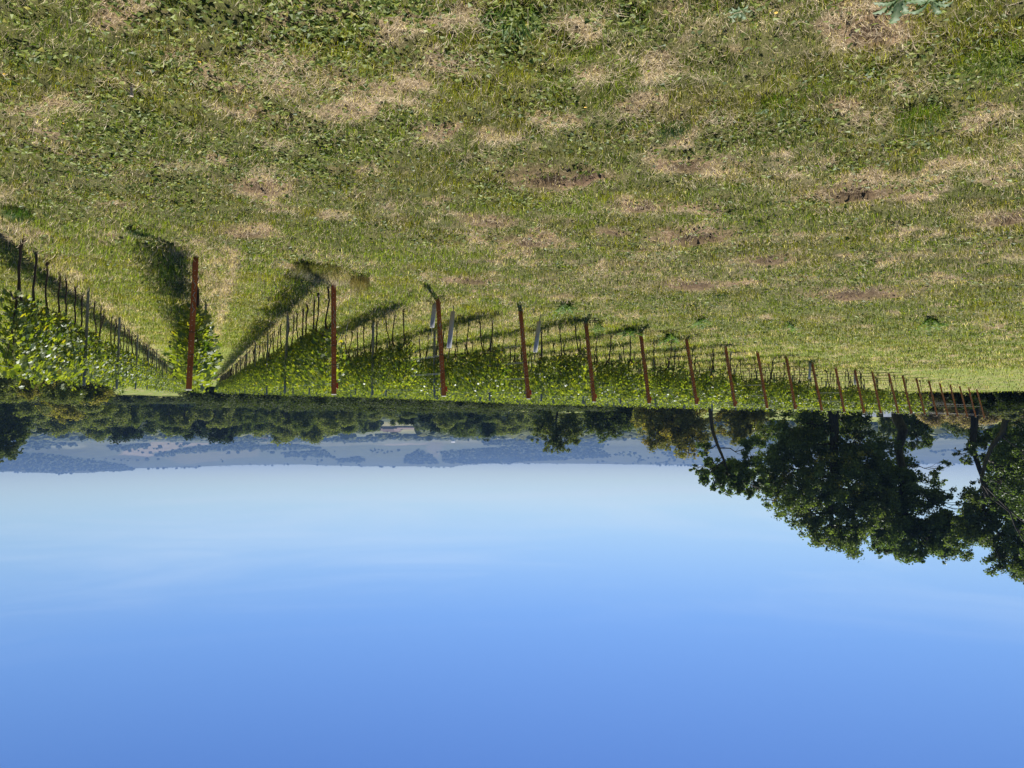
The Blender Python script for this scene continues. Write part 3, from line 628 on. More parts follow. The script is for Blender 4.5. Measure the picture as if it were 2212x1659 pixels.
# end posts
def end_post_meshes(seed):
    g = np.random.default_rng(seed); mb = MB(); H = 1.66; lean = .36 + g.normal(0, .03)
    sh = np.array([[1, 0, g.normal(0, .01)], [0, 1, -lean / H], [0, 0, 1]])
    def bx(mb, c, h): mb.box(sh @ np.array(c), h, sh)
    bx(mb, (0, 0, H / 2 - .06), (.0315, .002, H / 2 + .06)); bx(mb, (-.0300, .0245, H / 2 - .06), (.002, .0225, H / 2 + .06)); bx(mb, (.0300, .0245, H / 2 - .06), (.002, .0225, H / 2 + .06))
    bx(mb, (-.0235, .0480, H / 2 - .06), (.009, .002, H / 2 + .06)); bx(mb, (.0235, .0480, H / 2 - .06), (.009, .002, H / 2 + .06))
    hk = MB()
    for q in range(22):
        z = .22 + q * .062
        if q % 5 == 3: continue
        bx(hk, (.004, -.0032, z), (.0035, .0014, .0045)); bx(hk, (.0335, .02, z + .02), (.002, .006, .008))
    cap = MB(); bx(cap, (0, .022, H + .003), (.034, .028, .006))
    clip = MB(); bx(clip, (-.0435, .01, H - .12), (.012, .018, .035)); bx(clip, (-.0485, .0, H - .085), (.009, .012, .012))
    band = MB(); 
    for z in (.98, 1.25): bx(band, (0, -.0045, z), (.035, .0018, .004)); bx(band, (-.0338, .02, z), (.0018, .025, .004)); bx(band, (.0338, .02, z), (.0018, .025, .004))
    ties = []
    for z0 in (.42, .56, .68):
        tie = MB(); z0 += g.normal(0, .03); p = [(g.normal(0, .016), -.007, z0 - .05), (.012, -.012, z0), (-.014, -.010, z0 + .03), (g.normal(0, .02), -.008, z0 + .08)]; tie.tube([sh @ np.array(a) for a in p], .0042, 5); ties.append(('wire_tie', tie.mesh('wire_tie'), M_wire))
    return [('profile', mb.mesh('profile'), M_rust), ('hooks', hk.mesh('hooks'), M_cap), ('cap', cap.mesh('cap'), M_cap), ('insulator_clip', clip.mesh('insulator_clip'), M_clip), ('wire_band', band.mesh('wire_band'), M_band)] + ties, lean
EP = [end_post_meshes(20 + k) for k in range(4)]
for n in NROWS:
    x, y = rowpt(n, 0 if n > -1 else -.7); parts, ln = EP[(n * 7 + 1) % 4]
    txt = 'rust-red steel end post of the ' + ('leftmost vine row' if n == -1 else rowname[n] + ' row from the left')
    if n == 0: txt = 'tallest rust-red steel end post, nearest the camera, leafy vine directly behind'
    if n == 1: txt = 'rust-red steel end post second nearest the camera, dry grass at its foot'
    if n == 2: txt = 'rust-red steel end post flanked by two grey grow tubes'
    if n >= 17: txt = 'shaded rust-red end post of the %s row from the left, mostly bare wires' % rowname[n]
    jx = vr.uniform(-.03, .03) if n > 2 else 0
    e = empty('end_post', (x + jx, y, float(zg(x, y))), ROWANG - PI / 2, txt, 'end post', 'rust-red steel end posts along the headland', (1, 1, 1.055 if n == 0 else 1.035 if n == 1 else 1.0))
    for nm, me, mt in parts:
        if nm == 'insulator_clip' and n not in (1, 2, 3, 4, 5, 6, 7, 9, 12, 15): continue
        link(nm, me, mt, e)
# grey line posts
mb = MB()
for sg in (-1, 1): mb.box((sg * .027, .008, .80), (.0018, .020, .92))
mb.box((0, -.0105, .80), (.0288, .0018, .92)); mb.box((.022, .028, .80), (.0065, .0018, .92)); mb.box((-.022, .028, .80), (.0065, .0018, .92))
LP = mb.mesh('line_post'); LP.materials.append(M_galv)
nlp = 0
for n in NROWS:
    k = 1
    while True:
        s = 5.15 * k - (.6 if n == 2 else 0) + vr.uniform(-.1, .1)
        if s > rowlen(n) or k > 17: break
        x, y = rowpt(n, s); sgn = .13 if n <= 0 else -.13; x += RNRM[0] * sgn; y += RNRM[1] * sgn
        if nlp < 300 and (k <= 14 or n < 4):
            o = link('line_post', LP, None, None, 'grey steel post, %s behind the end post in the %s' % (ordn(k), 'leftmost row' if n == -1 else rowname[n] + ' row from the left'), 'line post', 'grey steel line posts inside the rows')
            o.location = (x, y, float(zg(x, y))); o.rotation_euler = (vr.uniform(-.02, .02), vr.uniform(-.03, .03), ROWANG + vr.uniform(-.1, .1)); o.scale = (1, 1, vr.uniform(.97, 1.02)); nlp += 1
        k += 1
print('line posts', nlp)
# trellis wires
for n in NROWS:
    e = empty('trellis_wires', (*rowpt(n, 0), float(zg(*rowpt(n, 0)))), 0, 'thin steel trellis wires strung along the ' + ('leftmost vine row' if n == -1 else rowname[n] + ' vine row from the left'), 'wires', 'trellis wires of the vineyard')
    o0 = np.array([*rowpt(n, 0), float(zg(*rowpt(n, 0)))])
    for hgt, yo in ((.66, 0), (.98, .03), (1.0, -.03), (1.28, .03), (1.30, -.03), (1.56, 0)) if n < 17 else ((1.0, 0), (1.5, 0)):
        L = rowlen(n); S = np.concatenate([[0], np.arange(5.15, L, 5.15), [L]]); pts = []
        for s in S:
            if s == 0: pts.append((-.36 * hgt / 1.66 * RE[0], -.36 * hgt / 1.66 * RE[1], hgt)); continue
            x, y = rowpt(n, s); pts.append((x + RNRM[0] * yo - o0[0], y + RNRM[1] * yo - o0[1], float(height(x, y)) + hgt - o0[2]))
        mb = MB(); mb.tube(np.array(pts), .0016, 3, False); link('wire', mb.mesh('wire'), M_wire, e)
# grow tubes with their rods
def grow_tube(px, py, z0, z1, lx, lab, band=False, back=0.0):
    x, y = gp(px, py); x += back * RE[0]; y += back * RE[1]; e = empty('grow_tube', (x, y, float(zg(x, y))), 0, lab, 'grow tube', 'grey plant guards near the end posts')
    k = 14; a = np.arange(k) * 2 * PI / k; V = []
    for z, rr_ in ((z0, .040), (z1, .040), (z1, .0375), (z0, .0375)): V.append(np.stack([rr_ * np.cos(a) + lx * z, rr_ * np.sin(a) * .8, z + 0 * a], 1))
    i = np.arange(4)[:, None] * k; i2 = (np.arange(4)[:, None] + 1) % 4 * k; j = np.arange(k)[None]; j2 = (j + 1) % k
    link('sleeve', mesh('sleeve', np.vstack(V), np.stack([i + j, i + j2, i2 + j2, i2 + j], -1).reshape(-1, 4), None, True), M_tubeg, e)
    mb = MB(); mb.tube([(0, 0, -.03), (lx * 1.0, 0, 1.0)], .004, 5); link('rod', mb.mesh('rod'), M_wire, e)
    mb = MB(); mb.tube([(0, .01, z0 * .2), (lx * .5, .01, .5), (lx * z1 + .01, .0, z1 + .14)], [.006, .006, .004], 5); link('stem', mb.mesh('stem'), M_vtrunk, e)
    if band:
        for z in (z0 + .27, z0 + .31):
            mb = MB(); b = np.arange(17) * 2 * PI / 16; mb.tube(np.stack([.0415 * np.cos(b) + lx * z, .0335 * np.sin(b), z + 0 * b], 1), .0025, 4, False); link('band', mb.mesh('band'), M_band, e)
grow_tube(950, 648, 0, .46, .10, 'short grey grow tube standing on the ground left of the third nearest end post', back=.3)
grow_tube(981, 646, .19, .82, .10, 'long grey grow tube hung on a rod right of the third nearest end post')
grow_tube(1168, 676, .18, .78, .14, 'grey grow tube with two black bands beside the fourth nearest end post', True)
grow_tube(1750, 777, .02, .60, .08, 'pale grey grow tube in the shaded rows between the tenth and eleventh end posts')
grow_tube(1846, 795, .02, .60, .02, 'smaller pale grow tube near the thirteenth end post')
x, y = gp(764, 601); e = empty('anchor_rod', (x, y, float(zg(x, y))), 0, 'thin steel anchor wire rising beside the second nearest end post', 'anchor wire')
mb = MB(); mb.tube([(0, 0, -.03), (.02, 0, .12)], .006, 6); link('stake', mb.mesh('stake'), M_band, e)
mb = MB(); mb.tube([(.02, 0, .12), (.06, .02, .5), (.105, .03, .86)], .0022, 4); link('wire', mb.mesh('wire'), M_wire, e)
#SPLIT_TREES

# ------------------------------------------------------------------ trees
def at_px(px, py, D):
    d = pxdir(px, py); t = D / d[1]; return np.array([d[0] * t, D, CAMH + d[2] * t])
def base_px(px, D):
    d = pxdir(px, 880); X = d[0] * D / d[1]; return np.array([X, D, float(height(X, D))])
def leaf_cloud(g, C_, rad, n, size, pal, bias=.45, flat=.8):
    """n leaf cards spread through balls at C_ (k,3) with radii rad"""
    k = len(C_); w = rad ** 2.2; w = w / w.sum(); idx = g.choice(k, n, p=w)
    d = g.normal(0, 1, (n, 3)); d /= np.linalg.norm(d, axis=1)[:, None]; q = g.random(n) ** bias
    P = C_[idx] + d * (rad[idx] * q)[:, None] * np.array([1, 1, flat]) + g.normal(0, .22, (n, 3)) * rad[idx][:, None]
    nrm = d * .55 + g.normal(0, .6, (n, 3)) + np.array([0, 0, .55]); nrm /= np.linalg.norm(nrm, axis=1)[:, None]
    u, v = frame3(nrm); a = g.random(n) * 2 * PI; t = u * np.cos(a)[:, None] + v * np.sin(a)[:, None]; s = np.cross(nrm, t)
    L = (size * (.6 + .8 * g.random(n)))[:, None]
    V = np.stack([P - t * L * .5, P + s * L * .42 + nrm * L * .12, P + t * L * .6 - nrm * L * .06, P - s * L * .42 + nrm * L * .12], 1).reshape(-1, 3)
    ct = g.random(k)[idx][:, None] * .55 + g.random(n)[:, None] * .45
    c = (np.array(pal[0]) * (1 - ct) + np.array(pal[1]) * ct) * (.75 + .5 * g.random(n))[:, None]
    if len(pal) > 2:
        sp_ = (g.random(k)[idx] < pal[3])[:, None] & (g.random(n)[:, None] < .8); c = np.where(sp_, np.array(pal[2]) * (.7 + .5 * g.random(n))[:, None], c)
    b = np.arange(n)[:, None] * 4
    return V, [np.vstack([b + np.array([[0, 1, 2]]), b + np.array([[0, 2, 3]])])], np.repeat(c, 4, 0)
def curve(a, b, g, sag=.12, k=6, wig=.03):
    t = np.linspace(0, 1, k)[:, None]; L = np.linalg.norm(b - a); p = a + (b - a) * t
    p = p + np.array([0, 0, 1]) * np.sin(PI * t) * L * sag + g.normal(0, wig * L, (k, 3)) * np.sin(PI * t); return p
def lobe_tree(name, cat, label, seed, px, D, tr, path, lobes, n, size, pal, ncl=1.0, group=None, mat=None, clr=1.15, bias=.45):
    """tree with its crown built of boughs: path = trunk points (px, py), lobes = (px, py, radius px, depth m)"""
    g = np.random.default_rng(seed); base = base_px(px, D); K = D / FPX
    e = empty(name, tuple(base), 0, label, cat, group)
    pts = [np.array([0, 0, -.3])] + [at_px(a, b, D) + np.array([0, g.normal(0, .3), 0]) - base for a, b in path]
    pts = np.array(pts); rad = tr * np.linspace(1, .42, len(pts)); rad[0] = tr * 1.25
    tt = np.linspace(0, len(pts) - 1, len(pts) * 4); fine = np.stack([np.interp(tt, np.arange(len(pts)), pts[:, q]) for q in range(3)], 1)
    mb = MB(); fine[1:-1] += g.normal(0, tr * .05, fine[1:-1].shape); mb.tube(fine, np.interp(tt, np.arange(len(pts)), rad), 9)
    Cs, Rs = [], []
    for (a, b, r, dz) in lobes:
        c = at_px(a, b, D) - base + np.array([0, dz, 0]); Rl = r * K
        j = int(np.argmin(np.linalg.norm(fine - c, axis=1) + np.maximum(0, fine[:, 2] - c[2]) * 1.5)); j = max(j, 3)
        br = curve(fine[j], c, g, .05, 7); rb = min(tr * .30, .04 + Rl * .03); mb.tube(br, np.linspace(rb, rb * .35, 7), 6, False)
        m_ = max(6, int(ncl * 17.0 * (Rl / 1.5) ** 1.9)); d = g.normal(0, 1, (m_, 3)); d /= np.linalg.norm(d, axis=1)[:, None]
        q = (.15 + 1.0 * g.random(m_) ** .6); p = c + d * (q * Rl)[:, None]; rc = np.minimum(clr * .58, Rl * .36) * (.45 + .8 * g.random(m_))
        Cs.append(p); Rs.append(rc)
        for w in g.choice(m_, min(m_, 14), replace=False):
            mb.tube(curve(br[g.integers(3, 7)], p[w], g, .03, 5, .05), np.linspace(rb * .38, .015, 5), 4, False)
    V, F, c = leaf_cloud(g, np.vstack(Cs), np.concatenate(Rs), n, size, pal, bias)
    link('trunk', mb.mesh('trunk', True), M_bark, e); link('crown', mesh('crown', V, F, c), mat or M_oak, e); return e
OAKP = [(.026, .048, .014), (.13, .175, .055)]
OAKY = [(.028, .050, .014), (.155, .19, .055), (.24, .22, .04), .05]
lobe_tree('oak_tree', 'tree', 'small dark tree with a curved bare trunk and crown reaching towards the open sky', 1, 1536, 70, .22,
          [(1536, 900), (1541, 930), (1550, 960), (1560, 990), (1572, 1015)],
          [(1570, 1030, 34, 0), (1530, 1018, 26, -1), (1512, 1022, 14, 0), (1612, 1014, 34, 1), (1618, 968, 26, -1), (1592, 1050, 20, 1), (1640, 1040, 28, 2), (1500, 1012, 10, 0), (1556, 1004, 22, 2), (1524, 975, 16, 1), (1600, 1062, 14, 0), (1630, 1066, 16, 0), (1658, 1062, 18, 0), (1560, 1052, 12, 0)], 17000, .21, OAKP, 1.1)
lobe_tree('oak_tree', 'tree', 'massive dark oak with foliage down to the vines, left of the bare thick trunk', 2, 1800, 82, .58,
          [(1801, 905), (1801, 940), (1799, 980), (1796, 1030), (1796, 1080), (1800, 1130)],
          [(1790, 1000, 66, 0), (1722, 1062, 44, 1), (1700, 1075, 34, -2), (1765, 1110, 50, 2), (1800, 1150, 48, -1), (1848, 1168, 38, 1), (1700, 965, 52, -1), (1740, 915, 50, 1), (1690, 1010, 45, 2), (1660, 960, 22, 0),
           (1862, 960, 56, 0), (1690, 1035, 34, 2), (1880, 1060, 60, 0), (1852, 905, 40, 2), (1830, 1080, 60, 3), (1760, 1040, 50, -3), (1790, 910, 44, 3), (1672, 1050, 22, 0), (1750, 1150, 20, 0), (1830, 1010, 50, -3), (1690, 920, 30, 3), (1860, 1110, 40, -2), (1890, 1000, 30, 0), (1770, 1168, 22, 0), (1655, 1078, 16, 0), (1680, 1092, 20, 1), (1705, 1112, 22, 0), (1728, 1125, 20, 0)], 80000, .23, OAKY, 1.0)
lobe_tree('oak_tree', 'tree', 'big dark oak on the thickest bare trunk, between the two other large oaks', 3, 1943, 84, .64,
          [(1943, 900), (1943, 930), (1942, 965), (1944, 1000), (1949, 1050), (1955, 1110)],
          [(1945, 1060, 62, 0), (1985, 1120, 58, 1), (1915, 1150, 46, -1), (1900, 1040, 38, 1), (2000, 1175, 34, 0), (2055, 1150, 42, 1), (2018, 1062, 26, -1), (2052, 1120, 30, 0), (1890, 975, 22, -1), (1903, 1190, 22, 0), (1955, 1165, 42, 2),
           (2080, 1175, 26, 1), (1965, 1010, 34, 2), (2025, 1040, 20, 0), (2070, 1092, 22, -2), (1850, 1175, 22, 1), (2030, 1010, 16, -1), (1985, 1050, 30, 3), (1925, 1105, 46, 3), (2040, 1188, 24, 0), (2068, 1196, 20, 1), (2085, 1140, 22, 0), (1940, 1192, 22, 0), (1975, 1195, 24, 0)], 58000, .23, OAKP, 1.0)
lobe_tree('oak_tree', 'tree', 'dark oak with a straight trunk at the right, nearest the edge of the picture', 4, 2103, 76, .40,
          [(2103, 900), (2103, 935), (2106, 965), (2115, 1000), (2122, 1050), (2125, 1100)],
          [(2150, 1110, 54, 0), (2110, 1160, 40, 1), (2195, 1180, 50, 0), (2210, 1060, 60, 1), (2172, 1010, 46, -1), (2140, 955, 28, 1), (2092, 972, 24, -1), (2160, 1215, 26, 0), (2215, 1130, 50, 0), (2105, 1115, 20, 0), (2080, 995, 14, -1), (2225, 1225, 36, 0), (2150, 1060, 34, 2), (2205, 960, 40, 1), (2060, 978, 12, 0)], 56000, .21, OAKY, 1.0)
lobe_tree('oak_tree', 'tree', 'dark oak with a leaning forked trunk by the right edge of the picture', 5, 2176, 66, .30,
          [(2170, 900), (2158, 935), (2140, 965), (2130, 1000), (2124, 1040)],
          [(2250, 1000, 60, 0), (2270, 1090, 80, 0), (2300, 1190, 70, 0), (2200, 950, 34, 1), (2235, 920, 36, 0), (2260, 1230, 40, 0), (2160, 1040, 30, -1), (2198, 1010, 40, 2), (2330, 960, 70, 0), (2220, 1050, 45, -2), (2130, 1075, 22, 0)], 46000, .19, OAKP, 1.0)
lobe_tree('oak_tree', 'tree', 'low green tree filling the gap behind the thickest bare trunk', 6, 1978, 112, .22,
          [(1978, 905), (1978, 930), (1976, 950)], [(1975, 925, 24, 0), (1962, 945, 20, 1), (1990, 945, 22, 0), (1985, 905, 26, 1), (1955, 905, 24, 0), (1975, 968, 16, 0)], 9000, .30, [(.045, .07, .016), (.09, .12, .03)], 1.2, mat=M_wood)
lobe_tree('young_tree', 'tree', 'slender pale tree seen between the massive oak and the thickest bare trunk', 7, 1920, 150, .2,
          [(1920, 900), (1920, 925)], [(1918, 915, 16, 0), (1925, 935, 14, 0), (1905, 925, 12, 0), (1935, 915, 12, 0), (1912, 948, 10, 0)], 4500, .34, [(.10, .12, .05), (.17, .19, .08)], 1.6, mat=M_wood)
lobe_tree('autumn_tree', 'tree', 'broad tree turning yellow left of the small curved-trunk tree', 8, 1450, 118, .32,
          [(1450, 895), (1450, 915), (1452, 940), (1456, 960)],
          [(1450, 930, 38, 0), (1405, 925, 30, 1), (1392, 905, 22, -1), (1490, 930, 34, 0), (1470, 962, 26, 0), (1500, 975, 16, 1), (1430, 955, 24, 1), (1522, 955, 20, 0), (1375, 912, 14, 0), (1450, 895, 40, 0), (1500, 895, 30, 1), (1395, 885, 24, 0), (1520, 925, 22, -1), (1505, 985, 9, 0), (1412, 950, 13, 0)], 24000, .27,
          [(.12, .12, .04), (.25, .235, .075), (.36, .28, .06), .22], 1.3, mat=M_wood)
lobe_tree('autumn_tree', 'tree', 'rounded yellow-brown tree between the curved trunk and the massive oak', 9, 1600, 112, .26,
          [(1600, 892), (1600, 915)], [(1600, 915, 28, 0), (1575, 900, 22, 0), (1630, 900, 26, 0), (1590, 940, 18, 0), (1612, 945, 14, 0), (1560, 925, 16, 1), (1640, 930, 18, 0), (1600, 890, 26, 1), (1646, 890, 20, 0)], 14000, .27, [(.11, .11, .04), (.22, .205, .07), (.36, .27, .06), .15], 1.4, mat=M_wood)
lobe_tree('field_tree', 'tree', 'loose light olive tree with visible branches standing above the wood', 10, 1203, 128, .26,
          [(1203, 880), (1203, 895), (1200, 915), (1204, 940)],
          [(1200, 940, 26, 0), (1172, 925, 22, 1), (1232, 930, 24, 0), (1190, 960, 16, -1), (1215, 962, 16, 0), (1245, 950, 14, 1), (1160, 945, 11, 0), (1180, 905, 20, 0), (1228, 905, 22, 0), (1256, 928, 12, 0), (1205, 976, 7, 0), (1178, 968, 6, 0)], 11000, .26, [(.085, .105, .035), (.15, .17, .055)], 1.3, mat=M_wood, clr=.9)
lobe_tree('field_tree', 'tree', 'dense green tree between the loose olive tree and the yellow tree', 11, 1310, 135, .26,
          [(1310, 880), (1310, 905)], [(1310, 905, 32, 0), (1280, 900, 24, 0), (1345, 905, 26, 0), (1300, 932, 18, 0), (1330, 935, 16, 0), (1360, 920, 16, 1), (1275, 922, 16, 0), (1320, 885, 36, 0), (1365, 893, 20, 0)], 15000, .30, [(.05, .075, .02), (.105, .13, .035)], 1.3, mat=M_wood)
lobe_tree('field_tree', 'tree', 'tall dull green tree crossing the skyline at the left edge', 12, 10, 165, .35,
          [(10, 865), (10, 900), (12, 930)], [(12, 940, 34, 0), (-25, 950, 40, 0), (38, 920, 26, 0), (15, 975, 22, 0), (-10, 985, 20, 0), (45, 945, 18, 0), (0, 900, 40, 0), (40, 890, 30, 0), (60, 905, 16, 0), (-50, 900, 40, 0), (36, 965, 12, 0)], 22000, .40, [(.05, .07, .025), (.10, .125, .04)], 1.3, mat=M_wood)
lobe_tree('field_tree', 'tree', 'narrow dark tree rising above the wood near the middle', 13, 1053, 250, .3,
          [(1053, 890), (1053, 930)], [(1053, 905, 14, 0), (1048, 925, 12, 0), (1058, 930, 12, 0), (1053, 943, 9, 0), (1060, 912, 12, 0), (1045, 912, 11, 0)], 6000, .42, [(.025, .045, .02), (.05, .075, .03)], 2, mat=M_wood)
# the dead little tree before the wood
x, y, z = base_px(243, 118); g = np.random.default_rng(77); mb = MB(); k_ = 118 / FPX
def tw(a, b, r): mb.tube(curve(np.array(a, float), np.array(b, float), g, .02, 5, .05), np.linspace(r, r * .45, 5), 5, False)
tw((0, 0, -.2), (.1, 0, .75), .13)
for bx_, bz_, r in ((-1.4, 1.3, .05), (-2.2, 1.25, .035), (-.5, 2.0, .05), (.4, 2.2, .05), (.9, 1.7, .05), (-1.0, 1.9, .04), (1.2, 1.25, .04), (.1, 2.6, .04)):
    tw((.1, 0, .7), (bx_, g.normal(0, .4), bz_), r)
    for q in range(4): tw((bx_ * .7, 0, .7 + (bz_ - .7) * .7), (bx_ + g.normal(0, .4), g.normal(0, .4), bz_ + .1 + .4 * g.random()), .022)
o = link('bare_tree', mb.mesh('bare_tree', True), M_bark, label='small leafless tree standing in front of the wood near the left', cat='tree'); o.location = (x, y, z)

# wood band: prototypes that are copied
def proto(seed, kind):
    g = np.random.default_rng(seed); Cs, Rs = [], []
    if kind == 'round': H, Wd, nl, pal, n = 10, 4.2, 15, [(.024, .044, .018), (.15, .18, .055)], 4200
    elif kind == 'dark': H, Wd, nl, pal, n = 10, 3.6, 12, [(.010, .020, .012), (.030, .048, .022)], 4000  # shade of the dark gaps in the wood is put into these leaves
    elif kind == 'pale': H, Wd, nl, pal, n = 9, 4.4, 15, [(.06, .08, .03), (.22, .24, .08)], 4200  # leaf colour lightened to stand for sunlit crowns
    elif kind == 'golden': H, Wd, nl, pal, n = 7, 3.6, 11, [(.14, .135, .04), (.30, .26, .06)], 2800
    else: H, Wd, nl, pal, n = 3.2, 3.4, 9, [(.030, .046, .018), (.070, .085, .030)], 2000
    low = .10 if kind == 'shrub' else .16
    for q in range(nl):
        z = H * (low + (.92 - low) * g.random() ** .8); w = Wd * math.sin(PI * min(.96, .10 + .86 * (z / H))) ** .6; a = g.random() * 2 * PI; r = w * (.3 + .55 * g.random())
        for t in range(4):
            Cs.append([r * math.cos(a) + g.normal(0, .5), r * math.sin(a) + g.normal(0, .5), z + g.normal(0, .45)]); Rs.append(Wd * (.20 + .16 * g.random()))
    Cs, Rs = np.array(Cs), np.array(Rs); Cs[:, 2] = np.clip(Cs[:, 2], Rs * .6, H - Rs * .6)
    V, F, c = leaf_cloud(g, Cs, Rs, n, .42 if kind != 'shrub' else .30, pal, .5)
    mc = mesh('crown', V, F, c); mc.materials.append(M_wood)
    mb = MB(); mb.tube([(0, 0, -.5), (.1, 0, H * .25), (0, .1, H * .6)], [.22, .17, .08], 6, False)
    for q in range(9): mb.tube(curve(np.array([.05, 0, H * (.15 + .3 * g.random())]), Cs[g.integers(len(Cs))], g, .05, 4), [.09, .06, .04, .02], 4, False)
    mt = mb.mesh('trunk', True); mt.materials.append(M_bark); return mt, mc, H
PK = {k: [proto(600 + 10 * i + j, k) for j in range(3)] for i, k in enumerate(('round', 'dark', 'pale', 'golden', 'shrub'))}
DESC = {'round': ('broadleaf_tree', 'mid green', 'broadleaf tree'), 'dark': ('dark_tree', 'dark shaded', 'tree'), 'pale': ('pale_tree', 'pale olive sun-toned', 'tree'), 'golden': ('golden_shrub', 'golden yellow', 'shrub'), 'shrub': ('hedge_shade_shrub', 'low dark', 'shrub')}
tr = random.Random(5); plan = []
def kindat(px, s):
    v = float(vnoise(px / 55.0 + s * 9.3, s * 3.1, 77)); return 'dark' if v < .36 else 'round' if v < .60 else 'pale'
def toppx(px): return float(np.interp(px, [-100, 60, 120, 250, 400, 480, 600, 700, 760, 795, 905, 950, 1040, 1100, 1180, 1400, 1700, 2300], [930, 925, 930, 941, 938, 943, 944, 948, 936, 916, 916, 936, 938, 930, 925, 905, 900, 900]))
px = -90
while px < 1420:      # back row of the wood
    D = tr.uniform(255, 290); plan.append((px, D, toppx(px) + tr.uniform(-17, 3), kindat(px, 1), 'at the back of the wood')); px += tr.uniform(22, 38)
px = -80
while px < 1400:      # middle row
    D = tr.uniform(212, 240); plan.append((px, D, 880 + (toppx(px) - 880) * tr.uniform(.45, .85), kindat(px, 2), 'in the middle of the wood')); px += tr.uniform(26, 46)
px = 240
while px < 1300:      # dark shrubs added to stand for the shade under the trees
    D = tr.uniform(178, 192) if px < 430 else tr.uniform(112, 124); plan.append((px, D, (870 if px < 430 else 871 + (px - 430) * .016) + tr.uniform(-2, 4), 'shrub', 'added as shade under the wood')); px += tr.uniform(17, 27)
px = -60
while px < 1480:
    if px < 235 or px > 430: plan.append((px, tr.uniform(84, 92) if px < 235 else tr.uniform(138, 165), (866 if px < 235 else 878 + (px - 430) * .016) + tr.uniform(-3, 6), tr.choice(['golden', 'pale', 'round']) if px < 235 else 'shrub', 'beyond the far end of the vines'))
    px += tr.uniform(20, 32)
for px, top, D in ((75, 900, 150), (110, 915, 160), (150, 905, 150), (185, 890, 145), (215, 905, 160), (500, 880, 190), (700, 882, 188), (845, 884, 190), (870, 880, 185), (930, 878, 186)):
    plan.append((px, D, top, 'golden' if px in (110, 150, 700, 870) else 'pale' if px != 845 else 'golden', 'before the wood'))
for px, top, D in ((30, 868, 120), (100, 862, 124), (200, 862, 130), (1470, 900, 150), (1560, 905, 160), (1660, 900, 150), (1740, 900, 150), (1850, 905, 160), (1920, 905, 170), (2020, 925, 140), (2070, 945, 130)):
    plan.append((px, D, top, 'shrub' if D < 135 else 'round', 'among the big right-hand trees' if px > 1400 else 'near the far vines'))
bytype = {}
for p in sorted(plan): bytype.setdefault((p[3], p[4]), []).append(p)
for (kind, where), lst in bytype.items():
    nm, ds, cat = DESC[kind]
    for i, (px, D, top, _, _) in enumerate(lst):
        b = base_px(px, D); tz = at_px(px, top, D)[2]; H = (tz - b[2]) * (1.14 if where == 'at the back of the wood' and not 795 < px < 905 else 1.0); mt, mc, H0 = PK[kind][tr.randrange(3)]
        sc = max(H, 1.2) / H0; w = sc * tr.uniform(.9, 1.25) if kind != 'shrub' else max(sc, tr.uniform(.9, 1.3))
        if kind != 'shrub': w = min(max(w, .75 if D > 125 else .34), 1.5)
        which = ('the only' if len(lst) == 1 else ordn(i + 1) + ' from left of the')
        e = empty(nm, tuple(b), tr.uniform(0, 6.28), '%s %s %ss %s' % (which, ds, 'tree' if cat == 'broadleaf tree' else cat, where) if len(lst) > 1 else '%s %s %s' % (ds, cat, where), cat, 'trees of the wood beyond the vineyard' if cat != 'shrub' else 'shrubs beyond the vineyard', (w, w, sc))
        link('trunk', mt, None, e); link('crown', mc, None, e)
# undergrowth at the right end of the vineyard
def bush(px, D, Hpx, wpx, seed, name, label, pal, n=6000, size=.13, mat=None):
    g = np.random.default_rng(seed); b = base_px(px, D); K = D / FPX; H = at_px(px, Hpx, D)[2] - b[2]; Wd = wpx * K
    m_ = 26; a = g.random(m_) * 2 * PI; q = np.sqrt(g.random(m_)) * Wd; z = H * (.12 + .72 * g.random(m_)) * (1 - .35 * (q / Wd) ** 2)
    Cs = np.stack([q * np.cos(a), q * np.sin(a) * .7, z], 1); Rs = np.maximum(.3, H * .22) * (.7 + .5 * g.random(m_))
    V, F, c = leaf_cloud(g, Cs, Rs, n, size, pal, .5); e = empty(name, tuple(b), 0, label, 'shrub', 'undergrowth at the right end of the vineyard')
    link('foliage', mesh('foliage', V, F, c), mat or M_wood, e); mb = MB()
    for w in range(10): mb.tube(curve(np.array([g.normal(0, .1), g.normal(0, .1), -.1]), Cs[g.integers(m_)], g, .05, 4), [.03, .025, .02, .01], 4, False)
    link('stems', mb.mesh('stems'), M_bark, e)
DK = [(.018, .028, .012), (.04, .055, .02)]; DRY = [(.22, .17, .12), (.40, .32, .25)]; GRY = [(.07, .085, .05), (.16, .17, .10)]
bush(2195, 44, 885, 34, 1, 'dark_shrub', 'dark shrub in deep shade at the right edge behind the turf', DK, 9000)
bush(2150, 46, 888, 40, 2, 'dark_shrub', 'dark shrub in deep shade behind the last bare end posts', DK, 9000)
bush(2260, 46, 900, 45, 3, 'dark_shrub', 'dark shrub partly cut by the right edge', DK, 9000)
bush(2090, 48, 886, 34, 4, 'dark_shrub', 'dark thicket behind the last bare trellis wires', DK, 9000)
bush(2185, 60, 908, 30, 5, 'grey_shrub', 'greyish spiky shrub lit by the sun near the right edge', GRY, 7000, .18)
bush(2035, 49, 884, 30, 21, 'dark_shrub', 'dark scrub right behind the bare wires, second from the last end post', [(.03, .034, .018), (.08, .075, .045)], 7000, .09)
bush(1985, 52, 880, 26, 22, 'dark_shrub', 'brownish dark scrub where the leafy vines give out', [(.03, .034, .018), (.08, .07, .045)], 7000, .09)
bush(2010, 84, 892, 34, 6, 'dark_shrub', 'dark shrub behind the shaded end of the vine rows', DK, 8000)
bush(2022, 95, 922, 30, 7, 'dry_bush', 'dry beige bush left of the straight oak trunk', DRY, 9000, .18)
